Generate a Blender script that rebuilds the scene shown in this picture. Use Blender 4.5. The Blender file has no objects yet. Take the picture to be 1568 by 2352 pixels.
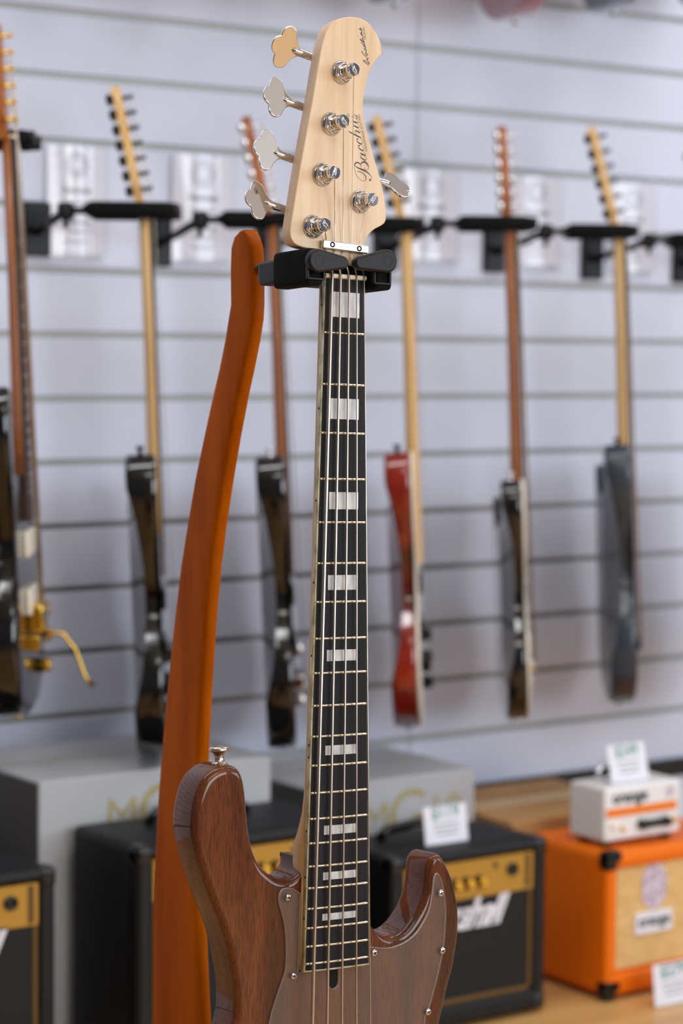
import bpy, bmesh, math, random
from mathutils import Vector, Matrix
from math import sin, cos, pi, sqrt, radians
random.seed(7)
SC = bpy.context.scene
COL = SC.collection

# ------------------------------------------------------------------ camera
FX = 5300.0                      # focal length in photo pixels (1568 wide)
YAW, PITCH, ROLL = 0.6197, 0.0713, 0.0097
CAM = Vector((0, 0, 1.028))
F = Vector((sin(YAW)*cos(PITCH), cos(YAW)*cos(PITCH), -sin(PITCH)))
R0 = F.cross(Vector((0, 0, 1))).normalized(); U0 = R0.cross(F)
RT = cos(ROLL)*R0 + sin(ROLL)*U0
UP = -sin(ROLL)*R0 + cos(ROLL)*U0
cd = bpy.data.cameras.new('camera'); cam = bpy.data.objects.new('camera', cd); COL.objects.link(cam)
cd.sensor_fit = 'HORIZONTAL'; cd.sensor_width = 24.0; cd.lens = FX/1568*24.0
cam.matrix_world = Matrix((( RT.x, UP.x, -F.x, CAM.x), (RT.y, UP.y, -F.y, CAM.y), (RT.z, UP.z, -F.z, CAM.z), (0, 0, 0, 1)))
cd.clip_start = 0.05; cd.clip_end = 60
cd.dof.use_dof = True; cd.dof.focus_distance = 2.06; cd.dof.aperture_fstop = 4.7
SC.camera = cam

# ------------------------------------------------------------------ world, lamps, exposure
WORLD_STRENGTH = 0.235
w = bpy.data.worlds.new('world'); SC.world = w; w.use_nodes = True
nt = w.node_tree; bg = nt.nodes['Background']
tc = nt.nodes.new('ShaderNodeTexCoord'); sp = nt.nodes.new('ShaderNodeSeparateXYZ'); rp = nt.nodes.new('ShaderNodeValToRGB')
mr = nt.nodes.new('ShaderNodeMapRange'); mr.inputs[1].default_value = -1; mr.inputs[2].default_value = 1
nt.links.new(tc.outputs['Generated'], sp.inputs[0]); nt.links.new(sp.outputs['Z'], mr.inputs[0]); nt.links.new(mr.outputs[0], rp.inputs[0])
cr = rp.color_ramp; cr.elements[0].position = 0.30; cr.elements[0].color = (0.30, 0.20, 0.12, 1)
cr.elements[1].position = 0.75; cr.elements[1].color = (0.74, 0.80, 0.96, 1)
e = cr.elements.new(0.5); e.color = (0.38, 0.40, 0.46, 1)
nt.links.new(rp.outputs[0], bg.inputs[0]); bg.inputs[1].default_value = WORLD_STRENGTH

def area(name, loc, target, sx, sy, power, col):
    l = bpy.data.lights.new(name, 'AREA'); l.shape = 'RECTANGLE'; l.size = sx; l.size_y = sy; l.energy = power; l.color = col
    o = bpy.data.objects.new(name, l); COL.objects.link(o); o.location = loc
    o.rotation_euler = (Vector(target)-Vector(loc)).to_track_quat('-Z', 'Y').to_euler()
    return o
area('ceiling_panel_light', (0.9, 2.0, 2.68), (1.3, 3.1, 0.6), 2.4, 0.25, 22, (0.96, 0.97, 1.0))
area('ceiling_panel_light', (3.4, 2.0, 2.68), (3.1, 3.1, 0.6), 2.4, 0.25, 18, (0.96, 0.97, 1.0))
area('ceiling_panel_light', (0.9, -0.4, 2.68), (1.4, 2.2, 0.8), 1.6, 0.35, 13, (1.0, 0.96, 0.90))
area('shop_window_light', (4.9, -1.15, 1.50), (1.7, 2.7, 1.0), 3.1, 1.25, 66, (0.80, 0.89, 1.0))
area('front_fill_light', (1.9, -2.3, 1.55), (1.6, 3.0, 1.0), 2.4, 1.5, 78, (0.93, 0.96, 1.0))  # added fill behind the camera, no visible source
SC.view_settings.view_transform = 'Standard'; SC.view_settings.look = 'None'
SC.view_settings.exposure = 0.0; SC.view_settings.gamma = 1.0; SC.view_settings.use_curve_mapping = False

# ------------------------------------------------------------------ helpers
def lin(h):
    h = h.lstrip('#'); c = [int(h[i:i+2], 16)/255 for i in (0, 2, 4)]
    return tuple((x/12.92 if x <= 0.04045 else ((x+0.055)/1.055)**2.4) for x in c) + (1,)

def ray(px, py):
    return F + RT*((px-784)/FX) - UP*((py-1176)/FX)
def atD(px, py, D): return CAM + ray(px, py)*D               # at camera depth D
def atY(px, py, Y): r = ray(px, py); return CAM + r*(Y/r.y)    # on a plane parallel to the wall
def atZ(px, py, Z): r = ray(px, py); return CAM + r*((Z-CAM.z)/r.z)

def mat(name, col='#808080', rough=0.5, metal=0.0, coat=0.0, noise=None, bump=0.0, bscale=200, spec=0.5, coat_rough=0.05):
    """noise = (other colour, scale xyz, low, high, detail)"""
    m = bpy.data.materials.new(name); m.use_nodes = True; n = m.node_tree; b = n.nodes['Principled BSDF']
    b.inputs['Base Color'].default_value = lin(col); b.inputs['Roughness'].default_value = rough
    b.inputs['Metallic'].default_value = metal; b.inputs['Coat Weight'].default_value = coat
    b.inputs['Coat Roughness'].default_value = coat_rough
    b.inputs['Specular IOR Level'].default_value = spec
    t = n.nodes.new('ShaderNodeTexCoord')
    if noise:
        c2, sc, lo, hi, det = noise
        mp = n.nodes.new('ShaderNodeMapping'); mp.inputs['Scale'].default_value = sc; n.links.new(t.outputs['Object'], mp.inputs[0])
        nz = n.nodes.new('ShaderNodeTexNoise'); nz.inputs['Scale'].default_value = 1.0; nz.inputs['Detail'].default_value = det
        n.links.new(mp.outputs[0], nz.inputs[0])
        r = n.nodes.new('ShaderNodeValToRGB'); r.color_ramp.elements[0].position = lo; r.color_ramp.elements[1].position = hi
        r.color_ramp.elements[0].color = lin(c2); r.color_ramp.elements[1].color = lin(col)
        n.links.new(nz.outputs[0], r.inputs[0]); n.links.new(r.outputs[0], b.inputs['Base Color'])
    if bump:
        nb = n.nodes.new('ShaderNodeTexNoise'); nb.inputs['Scale'].default_value = bscale; n.links.new(t.outputs['Object'], nb.inputs[0])
        bp = n.nodes.new('ShaderNodeBump'); bp.inputs['Strength'].default_value = bump; bp.inputs['Distance'].default_value = 0.001
        n.links.new(nb.outputs[0], bp.inputs['Height']); n.links.new(bp.outputs[0], b.inputs['Normal'])
    return m

def wood(name, dark, mid, light, sc, rough=0.4, coat=0.0, fine=None, coat_rough=0.05, pos=(0.3, 0.5, 0.72), spec=0.5):
    """streaky wood: coarse stretched noise through three tones, times a fine pore noise"""
    m = bpy.data.materials.new(name); m.use_nodes = True; n = m.node_tree; b = n.nodes['Principled BSDF']
    b.inputs['Roughness'].default_value = rough; b.inputs['Coat Weight'].default_value = coat; b.inputs['Coat Roughness'].default_value = coat_rough
    b.inputs['Specular IOR Level'].default_value = spec
    t = n.nodes.new('ShaderNodeTexCoord'); mp = n.nodes.new('ShaderNodeMapping'); mp.inputs['Scale'].default_value = sc
    n.links.new(t.outputs['Object'], mp.inputs[0])
    nz = n.nodes.new('ShaderNodeTexNoise'); nz.inputs['Scale'].default_value = 1; nz.inputs['Detail'].default_value = 5; nz.inputs['Distortion'].default_value = 0.6
    n.links.new(mp.outputs[0], nz.inputs[0])
    r = n.nodes.new('ShaderNodeValToRGB'); e = r.color_ramp.elements
    e[0].position = pos[0]; e[0].color = lin(dark); e[1].position = pos[2]; e[1].color = lin(light)
    q = e.new(pos[1]); q.color = lin(mid); n.links.new(nz.outputs[0], r.inputs[0])
    out = r.outputs[0]
    if fine:
        fs, amt = fine
        mp2 = n.nodes.new('ShaderNodeMapping'); mp2.inputs['Scale'].default_value = fs; n.links.new(t.outputs['Object'], mp2.inputs[0])
        n2 = n.nodes.new('ShaderNodeTexNoise'); n2.inputs['Scale'].default_value = 1; n2.inputs['Detail'].default_value = 3; n.links.new(mp2.outputs[0], n2.inputs[0])
        r2 = n.nodes.new('ShaderNodeValToRGB'); r2.color_ramp.elements[0].position = 0.36; r2.color_ramp.elements[1].position = 0.56
        r2.color_ramp.elements[0].color = (1-amt, 1-amt, 1-amt, 1); r2.color_ramp.elements[1].color = (1, 1, 1, 1)
        n.links.new(n2.outputs[0], r2.inputs[0])
        mx = n.nodes.new('ShaderNodeMixRGB'); mx.blend_type = 'MULTIPLY'; mx.inputs[0].default_value = 1
        n.links.new(out, mx.inputs[1]); n.links.new(r2.outputs[0], mx.inputs[2]); out = mx.outputs[0]
    n.links.new(out, b.inputs['Base Color'])
    return m

def clear(name, rough=0.03, tint=(1, 1, 1, 1), ior=1.5, haze=0.0):
    m = bpy.data.materials.new(name); m.use_nodes = True; n = m.node_tree
    for x in list(n.nodes): n.nodes.remove(x)
    o = n.nodes.new('ShaderNodeOutputMaterial'); t = n.nodes.new('ShaderNodeBsdfTransparent'); g = n.nodes.new('ShaderNodeBsdfGlossy')
    d = n.nodes.new('ShaderNodeBsdfDiffuse'); d.inputs[0].default_value = (0.8, 0.8, 0.82, 1)
    fr = n.nodes.new('ShaderNodeFresnel'); fr.inputs[0].default_value = ior; mx = n.nodes.new('ShaderNodeMixShader'); m2 = n.nodes.new('ShaderNodeMixShader')
    t.inputs[0].default_value = tint; g.inputs['Roughness'].default_value = rough; m2.inputs[0].default_value = haze
    n.links.new(t.outputs[0], m2.inputs[1]); n.links.new(d.outputs[0], m2.inputs[2])
    ge = n.nodes.new('ShaderNodeNewGeometry'); ml = n.nodes.new('ShaderNodeMath'); ml.operation = 'SUBTRACT'; ml.use_clamp = True
    n.links.new(fr.outputs[0], ml.inputs[0]); n.links.new(ge.outputs['Backfacing'], ml.inputs[1])
    n.links.new(ml.outputs[0], mx.inputs[0]); n.links.new(m2.outputs[0], mx.inputs[1]); n.links.new(g.outputs[0], mx.inputs[2]); n.links.new(mx.outputs[0], o.inputs[0])
    return m

M = dict(
    wall=mat('painted_slat_board', '#cfd5e8', 0.55),
    groove=mat('slat_groove_insert', '#a9aca8', 0.45, 0.3),
    black_trim=mat('black_trim', '#0c0c0d', 0.5),
    floor=wood('oak_floor', '#b98a4c', '#cf9f60', '#dcb073', (1.2, 9, 1), 0.45, 0.2),
    ceiling=mat('ceiling_paint', '#d9d8d4', 0.8),
    walnut=wood('lacquered_walnut', '#40200c', '#633114', '#7d451d', (34, 4.5, 30), 0.5, 0.75, ((1300, 70, 1300), 0.55), 0.03, (0.25, 0.5, 0.8), 0.1),
    maple=wood('satin_maple', '#dcb88e', '#e6c7a1', '#edd2b0', (55, 5, 40), 0.42, 0.15, ((420, 14, 300), 0.05), 0.3),
    maple_line=wood('maple_back', '#c39a62', '#d0a76f', '#dab47f', (60, 4, 40), 0.42, 0.1),
    ebony=wood('dark_fretboard', '#0b0a0c', '#17151a', '#232026', (500, 8, 300), 0.5, 0, None, spec=0.22),
    binding=mat('pearloid_binding', '#cdc7a2', 0.35, 0, 0.3, ('#8f8358', (220, 60, 150), 0.35, 0.62, 4)),
    pearl=mat('pearl_inlay', '#dedede', 0.25, 0, 0.4, ('#b9bcc0', (160, 60, 90), 0.35, 0.65, 4)),
    bone=mat('bone', '#e8dcc0', 0.35),
    fret=mat('fret_wire', '#e6dcc4', 0.22, 1.0),
    chrome=mat('polished_chrome', '#dcdce0', 0.06, 1.0),
    nickel=mat('satin_nickel', '#c9c2b8', 0.22, 1.0),
    string=mat('wound_string', '#cdbfae', 0.28, 1.0),
    brass=mat('gold_hardware', '#e0b64c', 0.18, 1.0),
    acrylic=clear('clear_acrylic', 0.05, (0.97, 0.95, 0.88, 1), 1.42, 0.04),
    acrylic_edge_highlight=clear('acrylic_edge_highlight', 0.12, (0.98, 0.96, 0.93, 1), 1.6, 0.6),  # strong haze paints the bright highlight along the guard's edge
    black_plastic=mat('black_plastic', '#121315', 0.45, bump=0.15, bscale=900, spec=0.3),
    foam=mat('black_foam', '#0d0d0f', 0.9, bump=0.4, bscale=700, spec=0.2),
    void=mat('dark_recess', '#060505', 0.9),
    ink=mat('black_decal', '#3a3640', 0.4),
    stand=wood('orange_stained_beech', '#9a4600', '#b05600', '#c46400', (20, 3, 26), 0.5, 0.05, ((300, 12, 300), 0.10), 0.25, spec=0.03),
    gloss_black=mat('gloss_black', '#0a0a0b', 0.12, 0, 0.6),
    dark_blue=mat('slate_blue_satin', '#2a3540', 0.3, 0, 0.2),
    red=wood('cherry_red_stain', '#4a0d06', '#7a1a0c', '#96260f', (4, 4, 14), 0.15, 0.8),
    pink=mat('pink_finish', '#a57480', 0.2, 0, 0.6),
    blue=mat('blue_finish', '#5d7186', 0.2, 0, 0.6),
    cream=mat('cream_binding', '#e4dccb', 0.35),
    rosewood=wood('rosewood', '#2b1c16', '#3d2a20', '#4c3629', (60, 60, 6), 0.5),
    brown_neck=wood('brown_neck', '#7d4418', '#99592a', '#b06c38', (40, 40, 4), 0.35, 0.2),
    bg_maple=wood('guitar_maple', '#c99f60', '#d9b073', '#e3bf88', (40, 40, 4), 0.4, 0.1),
    black_metal=mat('black_metal', '#101012', 0.35, 0.5),
    clearplate=clear('clear_plate', 0.08, (0.8, 0.82, 0.86, 1), 1.7, 0.25),
    paper=mat('white_paper', '#e4e6f0', 0.7),
    print_grey=mat('grey_print', '#7f8390', 0.7),
    print_dark=mat('dark_print', '#33363f', 0.7),
    print_green=mat('green_print', '#6f9c94', 0.7),
    tolex=mat('black_tolex', '#0c0c0e', 0.5, bump=0.5, bscale=500, spec=0.35),
    tolex_cap=mat('black_corner', '#08080a', 0.2),
    gold_panel=mat('gold_panel', '#b98f3c', 0.35, 0.55),
    gold_trim=mat('gold_trim', '#64491c', 0.45, 0.3),
    black_grille=mat('black_grille_cloth', '#19191c', 0.8, 0, 0, ('#0d0d0f', (900, 900, 260), 0.4, 0.6, 2), spec=0.15),
    white_plastic=mat('white_logo', '#e2e4ee', 0.4),
    orange=mat('orange_tolex', '#ee7300', 0.45, bump=0.5, bscale=450, spec=0.3),
    orange_stripe=mat('orange_stripe', '#ee7d0a', 0.45),
    white_enamel=mat('white_enamel', '#e9e9ea', 0.3, 0, 0.3),
    tan_cloth=mat('tan_grille_cloth', '#e3bd80', 0.8, 0, 0, ('#caa262', (30, 30, 420), 0.35, 0.6, 1)),
    crest=mat('crest_print', '#d9cfe0', 0.5, 0, 0, ('#9c7f90', (160, 160, 160), 0.35, 0.6, 3)),
    box_white=mat('white_carton', '#b4b6ba', 0.6),
    box_shaded=mat('carton_side_shaded', '#5c5957', 0.7),
    gold_print=mat('gold_print', '#a89b6a', 0.45),
    cardboard=mat('brown_cardboard', '#b98d5a', 0.8, 0, 0, ('#a77c4b', (8, 8, 30), 0.3, 0.7, 2)),
    tape=mat('packing_tape', '#a8a69f', 0.35),
    pilot=mat('pilot_jewel', '#f4e6d0', 0.1, 0, 0.8),
)

def tag(o, label=None, cat=None, group=None, kind=None):
    if label: o['label'] = label
    if cat: o['category'] = cat
    if group: o['group'] = group
    if kind: o['kind'] = kind
    return o

def thing(name, label, cat, mw, group=None):
    o = bpy.data.objects.new(name, None); COL.objects.link(o); o.empty_display_size = 0.05
    o.matrix_world = mw
    return tag(o, label, cat, group)

def T(v): return Matrix.Translation(Vector(v))

class MB:
    """collects geometry and links it as one mesh object"""
    def __init__(s): s.v = []; s.f = []; s.sm = []; s.mi = []
    def add(s, vs, fs, smooth=False, mi=0):
        o = len(s.v); s.v += [Vector(x) for x in vs]
        for k, f in enumerate(fs):
            s.f.append([i+o for i in f]); s.sm.append(smooth[k] if isinstance(smooth, list) else smooth); s.mi.append(mi)
        return s
    def box(s, lo, hi, bev=0.0, mi=0, rot=None, org=(0, 0, 0)):
        x0, y0, z0 = lo; x1, y1, z1 = hi
        if bev <= 0:
            vs = [(x, y, z) for z in (z0, z1) for y in (y0, y1) for x in (x0, x1)]
            fs = [(0, 2, 3, 1), (4, 5, 7, 6), (0, 1, 5, 4), (2, 6, 7, 3), (0, 4, 6, 2), (1, 3, 7, 5)]; sm = False
        else:
            bm = bmesh.new(); bmesh.ops.create_cube(bm, size=1)
            for v in bm.verts: v.co = Vector(((x0+x1)/2+v.co.x*(x1-x0), (y0+y1)/2+v.co.y*(y1-y0), (z0+z1)/2+v.co.z*(z1-z0)))
            bev = min(bev, 0.49*min(x1-x0, y1-y0, z1-z0))
            bmesh.ops.bevel(bm, geom=list(bm.edges), offset=bev, segments=4, profile=0.5, affect='EDGES')
            bm.verts.index_update(); vs = [v.co.copy() for v in bm.verts]; fs = [[v.index for v in f.verts] for f in bm.faces]
            ar = sorted(f.calc_area() for f in bm.faces)
            sm = [f.calc_area() < ar[-6]*0.999 for f in bm.faces]; bm.free()
        if rot is not None: vs = [rot @ (Vector(v)-Vector(org)) + Vector(org) for v in vs]
        return s.add(vs, fs, sm, mi)
    def prism(s, pts, z0, z1, bev=0.0, seg=4, mp=None, mi=0, bev_back=None, bf=None):
        """closed outline (CCW seen from +z) extruded z0..z1 with rounded edges; mp maps (x,y,z)"""
        mp = mp or (lambda x, y, z: (x, y, z)); n = len(pts)
        A = sum(pts[i][0]*pts[(i+1) % n][1]-pts[(i+1) % n][0]*pts[i][1] for i in range(n))
        if A < 0: pts = pts[::-1]
        nr = []
        for i in range(n):
            a, b = Vector(pts[i-1][:2]), Vector(pts[(i+1) % n][:2]); d = (b-a); d = d.normalized() if d.length > 0 else Vector((1, 0)); nr.append(Vector((-d.y, d.x)))
        bb = bev if bev_back is None else bev_back
        rings = []
        if bb > 0:
            for k in range(seg+1):
                a = k/seg*pi/2; rings.append((bb*(1-sin(a)), z0+bb*(1-cos(a))))
        else: rings.append((0, z0))
        if bev > 0:
            for k in range(seg+1):
                a = k/seg*pi/2; rings.append((bev*(1-cos(a)), z1-bev*(1-sin(a))))
        else: rings.append((0, z1))
        vs = []; fs = []; sm = []
        for off, z in rings:
            for i in range(n):
                p = Vector(pts[i][:2])+nr[i]*off*(bf(*pts[i][:2]) if bf else 1); vs.append(mp(p.x, p.y, z))
        for r in range(len(rings)-1):
            for i in range(n):
                j = (i+1) % n; fs.append((r*n+i, r*n+j, (r+1)*n+j, (r+1)*n+i)); sm.append(n > 12)
        fs.append(list(range(n))[::-1]); sm.append(False)
        L = (len(rings)-1)*n; fs.append([L+i for i in range(n)]); sm.append(False)
        return s.add(vs, fs, sm, mi)
    def tube(s, pts, rad, n=10, cap=True, mi=0):
        pts = [Vector(p) for p in pts]; m = len(pts)
        rad = rad if isinstance(rad, (list, tuple)) else [rad]*m
        vs = []; fs = []; sm = []
        d0 = (pts[1]-pts[0]).normalized(); a = d0.orthogonal().normalized()
        for i in range(m):
            d = (pts[min(i+1, m-1)]-pts[max(i-1, 0)]).normalized(); a = (a-d*a.dot(d)).normalized(); b = d.cross(a)
            for k in range(n):
                t = 2*pi*k/n; vs.append(pts[i]+(a*cos(t)+b*sin(t))*rad[i])
        for i in range(m-1):
            for k in range(n):
                fs.append((i*n+k, i*n+(k+1) % n, (i+1)*n+(k+1) % n, (i+1)*n+k)); sm.append(True)
        if cap: fs += [list(range(n))[::-1], [(m-1)*n+k for k in range(n)]]; sm += [False, False]
        return s.add(vs, fs, sm, mi)
    def lathe(s, prof, org, ax, n=24, mi=0, smooth=True):
        """prof: (radius, height) along axis ax from org"""
        org = Vector(org); ax = Vector(ax).normalized(); a = ax.orthogonal().normalized(); b = ax.cross(a); vs = []; fs = []; sm = []
        for r, h in prof:
            for k in range(n): t = 2*pi*k/n; vs.append(org+ax*h+(a*cos(t)+b*sin(t))*max(r, 1e-6))
        for i in range(len(prof)-1):
            for k in range(n): fs.append((i*n+k, i*n+(k+1) % n, (i+1)*n+(k+1) % n, (i+1)*n+k)); sm.append(smooth)
        fs += [list(range(n))[::-1], [(len(prof)-1)*n+k for k in range(n)]]; sm += [False, False]
        return s.add(vs, fs, sm, mi)
    def loft(s, secs, closed=True, cap=True, smooth=True, mi=0):
        n = len(secs[0]); vs = [p for q in secs for p in q]; fs = []; sm = []
        for i in range(len(secs)-1):
            for k in range(n if closed else n-1):
                fs.append((i*n+k, i*n+(k+1) % n, (i+1)*n+(k+1) % n, (i+1)*n+k)); sm.append(smooth)
        if cap: fs += [list(range(n))[::-1], [(len(secs)-1)*n+k for k in range(n)]]; sm += [False, False]
        return s.add(vs, fs, sm, mi)
    def build(s, name, mats, parent=None, off=None, label=None, mw=None, autosmooth=None):
        me = bpy.data.meshes.new(name); vs = [v-off for v in s.v] if off is not None else s.v
        me.from_pydata([tuple(v) for v in vs], [], s.f); me.update()
        bm = bmesh.new(); bm.from_mesh(me); bmesh.ops.recalc_face_normals(bm, faces=bm.faces); bm.to_mesh(me); bm.free()
        for p, a, b in zip(me.polygons, s.sm, s.mi): p.use_smooth = a; p.material_index = b
        for q in (mats if isinstance(mats, (list, tuple)) else [mats]): me.materials.append(q)
        if autosmooth: me.set_sharp_from_angle(angle=radians(autosmooth))
        o = bpy.data.objects.new(name, me); COL.objects.link(o)
        if parent is not None: o.parent = parent
        if mw is not None: o.matrix_world = mw
        if label: o['label'] = label
        return o

def spline(pts, per=6, closed=True):
    """Catmull-Rom through 2-D points; a point given as (x, y, 'c') is a corner"""
    n = len(pts); out = []
    rng = range(n) if closed else range(n-1)
    for i in rng:
        g = lambda k: Vector(pts[k % n][:2]) if closed else Vector(pts[max(0, min(n-1, k))][:2])
        p1, p2 = g(i), g(i+1)
        c1 = len(pts[i % n]) > 2; c2 = len(pts[(i+1) % n]) > 2
        p0 = p1 if c1 else g(i-1); p3 = p2 if c2 else g(i+2)
        for k in range(per):
            t = k/per
            out.append(0.5*((2*p1)+(p2-p0)*t+(2*p0-5*p1+4*p2-p3)*t*t+(-p0+3*p1-3*p2+p3)*t**3))
    if not closed: out.append(Vector(pts[-1][:2]))
    return [(p.x, p.y) for p in out]

def text_mesh(body, size, extrude=0.0, shear=0.0, offset=0.0, spacing=1.0, align='LEFT'):
    c = bpy.data.curves.new('lettering', 'FONT'); c.body = body; c.size = size; c.extrude = extrude; c.shear = shear
    c.offset = offset; c.space_character = spacing; c.align_x = align; c.resolution_u = 4
    o = bpy.data.objects.new('lettering', c); COL.objects.link(o)
    dg = bpy.context.evaluated_depsgraph_get(); me = bpy.data.meshes.new_from_object(o.evaluated_get(dg))
    vs = [v.co.copy() for v in me.vertices]; fs = [list(p.vertices) for p in me.polygons]
    bpy.data.objects.remove(o); bpy.data.curves.remove(c); bpy.data.meshes.remove(me)
    return vs, fs

def add_text(mb, body, size, org, u, v, extrude=0.0002, fit=None, **k):
    """text in the plane spanned by u (reading direction) and v (letter up)"""
    vs, fs = text_mesh(body, size, extrude, **k)
    u, v = Vector(u).normalized(), Vector(v).normalized(); nrm = u.cross(v); org = Vector(org)
    s = 1.0
    if fit:
        x0 = min(p.x for p in vs); x1 = max(p.x for p in vs); s = fit/(x1-x0)
        if k.get('align') != 'CENTER': org = org-u*x0*s
    mb.add([org+u*p.x*s+v*p.y*s+nrm*p.z for p in vs], fs)
    return mb

# ================================================================== SETTING
YW = 3.195; Z0 = CAM.z+0.5147; WX0, WX1 = -0.4, 5.2
def build_wall():
    mb = MB(); seams = [WX0, atY(949, 1000, YW).x, WX1]
    zs = [Z0-0.1*k for k in range(-9, 13)]
    bot = Z0-1.3+0.006
    prof = [(YW, 2.75)]
    for z in zs:
        prof += [(YW, z+0.006), (YW+0.003, z+0.0045), (YW+0.008, z+0.0045), (YW+0.008, z-0.0045), (YW+0.003, z-0.0045), (YW, z-0.006)]
    prof.append((YW, bot))
    for a, b in zip(seams[:-1], seams[1:]):
        a += 0.001; b -= 0.001
        for i in range(len(prof)-1):
            (y0, z0), (y1, z1) = prof[i], prof[i+1]
            gro = min(y0, y1) > YW+0.002 or (abs(y0-y1) > 0.005)
            mb.add([(a, y0, z0), (b, y0, z0), (b, y1, z1), (a, y1, z1)], [(0, 1, 2, 3)], False, 1 if gro else 0)
    mb.box((WX0, YW+0.012, 0), (WX1, YW+0.05, 2.75), mi=0)
    o = mb.build('wall_back', [M['wall'], M['groove']]); tag(o, kind='structure')
    t = MB().box((WX0, YW-0.012, bot-0.034), (WX1, YW+0.011, bot-0.0005), 0.002).build('trim_1', M['black_trim']); tag(t, kind='structure')
    l = MB().box((WX0, YW-0.002, 0), (WX1, YW+0.011, bot-0.035)).build('wall_lower', M['wall']); tag(l, kind='structure')
build_wall()
tag(MB().box((-3, -2.5, 2.76), (WX1, YW+0.05, 2.82)).build('ceiling', M['ceiling']), kind='structure')
tag(MB().box((-3, -2.5, -0.05), (WX1, YW+0.05, 0)).build('floor', M['floor']), kind='structure')

# ================================================================== THE BASS
import_R = ((0.83704427, -0.01028929, -0.5470384), (0.00606542, 0.99993622, -0.00952696), (0.54710154, 0.00465647, 0.8370533))
TB = (3.2916649e-3, -207.404996e-3, 2051.53777e-3)
def c2w(v): return RT*v[0] - UP*v[1] + F*v[2]
BX = c2w([r[0] for r in import_R]); BY = -c2w([r[1] for r in import_R]); BZ = -c2w([r[2] for r in import_R])
BO = CAM + c2w(TB)                                # nut centre, fretboard top surface
BASE = Vector((0, -0.962, -0.03))                 # base of the body in bass coordinates
MWB = Matrix(((BX.x, BY.x, BZ.x, 0), (BX.y, BY.y, BZ.y, 0), (BX.z, BY.z, BZ.z, 0), (0, 0, 0, 1)))
MWB.translation = BO + BX*BASE.x + BY*BASE.y + BZ*BASE.z
def B(px, py, z):
    """photo pixel -> bass coordinates (metres) on the plane z (mm above the fretboard surface)"""
    z = z/1000; r = ray(px, py); p0 = BO+BZ*z; t = (p0-CAM).dot(BZ)/r.dot(BZ); q = CAM+r*t-BO
    return Vector((q.dot(BX), q.dot(BY), z))
def Bx(px, py, x):
    x = x/1000; r = ray(px, py); p0 = BO+BX*x; t = (p0-CAM).dot(BX)/r.dot(BX); q = CAM+r*t-BO
    return Vector((x, q.dot(BY), q.dot(BZ)))
def crop(ox, oy, s, pts, z): return [tuple(B(ox+p[0]/s, oy+p[1]/s, z)[:2]) + tuple(p[2:]) for p in pts]

bass = thing('bass_guitar', 'five-string bass with glossy walnut body and pale maple headstock in the foreground stand', 'bass guitar', MWB)
def part(mb, name, m, parent=bass, label=None, **k): return mb.build(name, m, parent, off=BASE, label=label, **k)
SCALE = 0.8636
def fs(n): return SCALE*(1-2**(-n/12))
END = fs(21)+0.0075
def hw(s): return 0.02162+(0.03505-0.02162)*s/fs(21)      # half width of the board
RAD = 0.40
def arc(x): return -(RAD-sqrt(RAD*RAD-x*x))
HZ = -9.0                                                 # headstock face (mm)

# body
c = (340, 1680, 2.119)
outl = crop(*c, [(320, 1400), (335, 1300), (330, 1200), (315, 1110), (295, 1010), (265, 910), (225, 810), (185, 700), (150, 590), (130, 490), (128, 400), (145, 300), (180, 215), (235, 163), (300, 146)], -46)
inl = crop(*c, [(428, 178), (453, 225), (465, 290), (473, 380), (482, 480), (502, 570), (532, 640), (570, 682), (620, 712), (675, 716), (720, 690), (741, 650), (744, 612, 'c'), (790, 612, 'c')], -17)
cut = crop(*c, [(1060, 940, 'c'), (1095, 968), (1130, 990), (1180, 990), (1230, 965), (1272, 917), (1312, 848), (1336, 775), (1345, 700), (1352, 640), (1374, 602), (1406, 596), (1440, 642), (1470, 710), (1490, 790), (1502, 870), (1501, 970), (1490, 1060), (1472, 1160), (1450, 1240), (1430, 1330), (1410, 1424)], -17)
low = [(118, -720), (150, -780), (168, -850), (150, -915), (90, -950), (0, -962), (-90, -955), (-150, -925), (-170, -860), (-155, -800), (-125, -740), (-115, -695)]
body_o = outl + inl + cut + [(a/1000, b/1000) for a, b in low]
nk = [inl[-1], inl[-2], cut[0]]
ht_ = cut[10]
bfac = lambda x, y: max(0.0, min(1.0, (min(math.hypot(x-a[0], y-a[1]) for a in nk)-0.003)/0.022))*min(1.0, 0.72+math.hypot(x-ht_[0], y-ht_[1])/0.08)
body = part(MB().prism(spline(body_o, 6), -0.053, -0.011, 0.0075, 6, bf=bfac), 'body', M['walnut'])

# neck with heel
secs = []
for s, dp, p in ((-0.012, 11, .5), (0, 15, .5), (0.02, 15.5, .5), (0.2, 16, .5), (0.40, 17, .5), (0.455, 18, .45), (0.475, 22, .4), (0.492, 29, .35), (0.505, 36, .3), (0.53, 38, .3), (END-0.001, 38, .3)):
    w_ = hw(max(s, 0))-0.0006; q = []
    for k in range(17):
        t = pi*k/16; cx = cos(t); cy = sin(t)
        q.append(Vector((w_*(1 if cx > 0 else -1)*abs(cx)**(2*p), -s, -0.006-dp/1000*abs(cy)**(2*p))))
    secs.append(q)
part(MB().loft(secs), 'neck', M['maple_line'])
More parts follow.
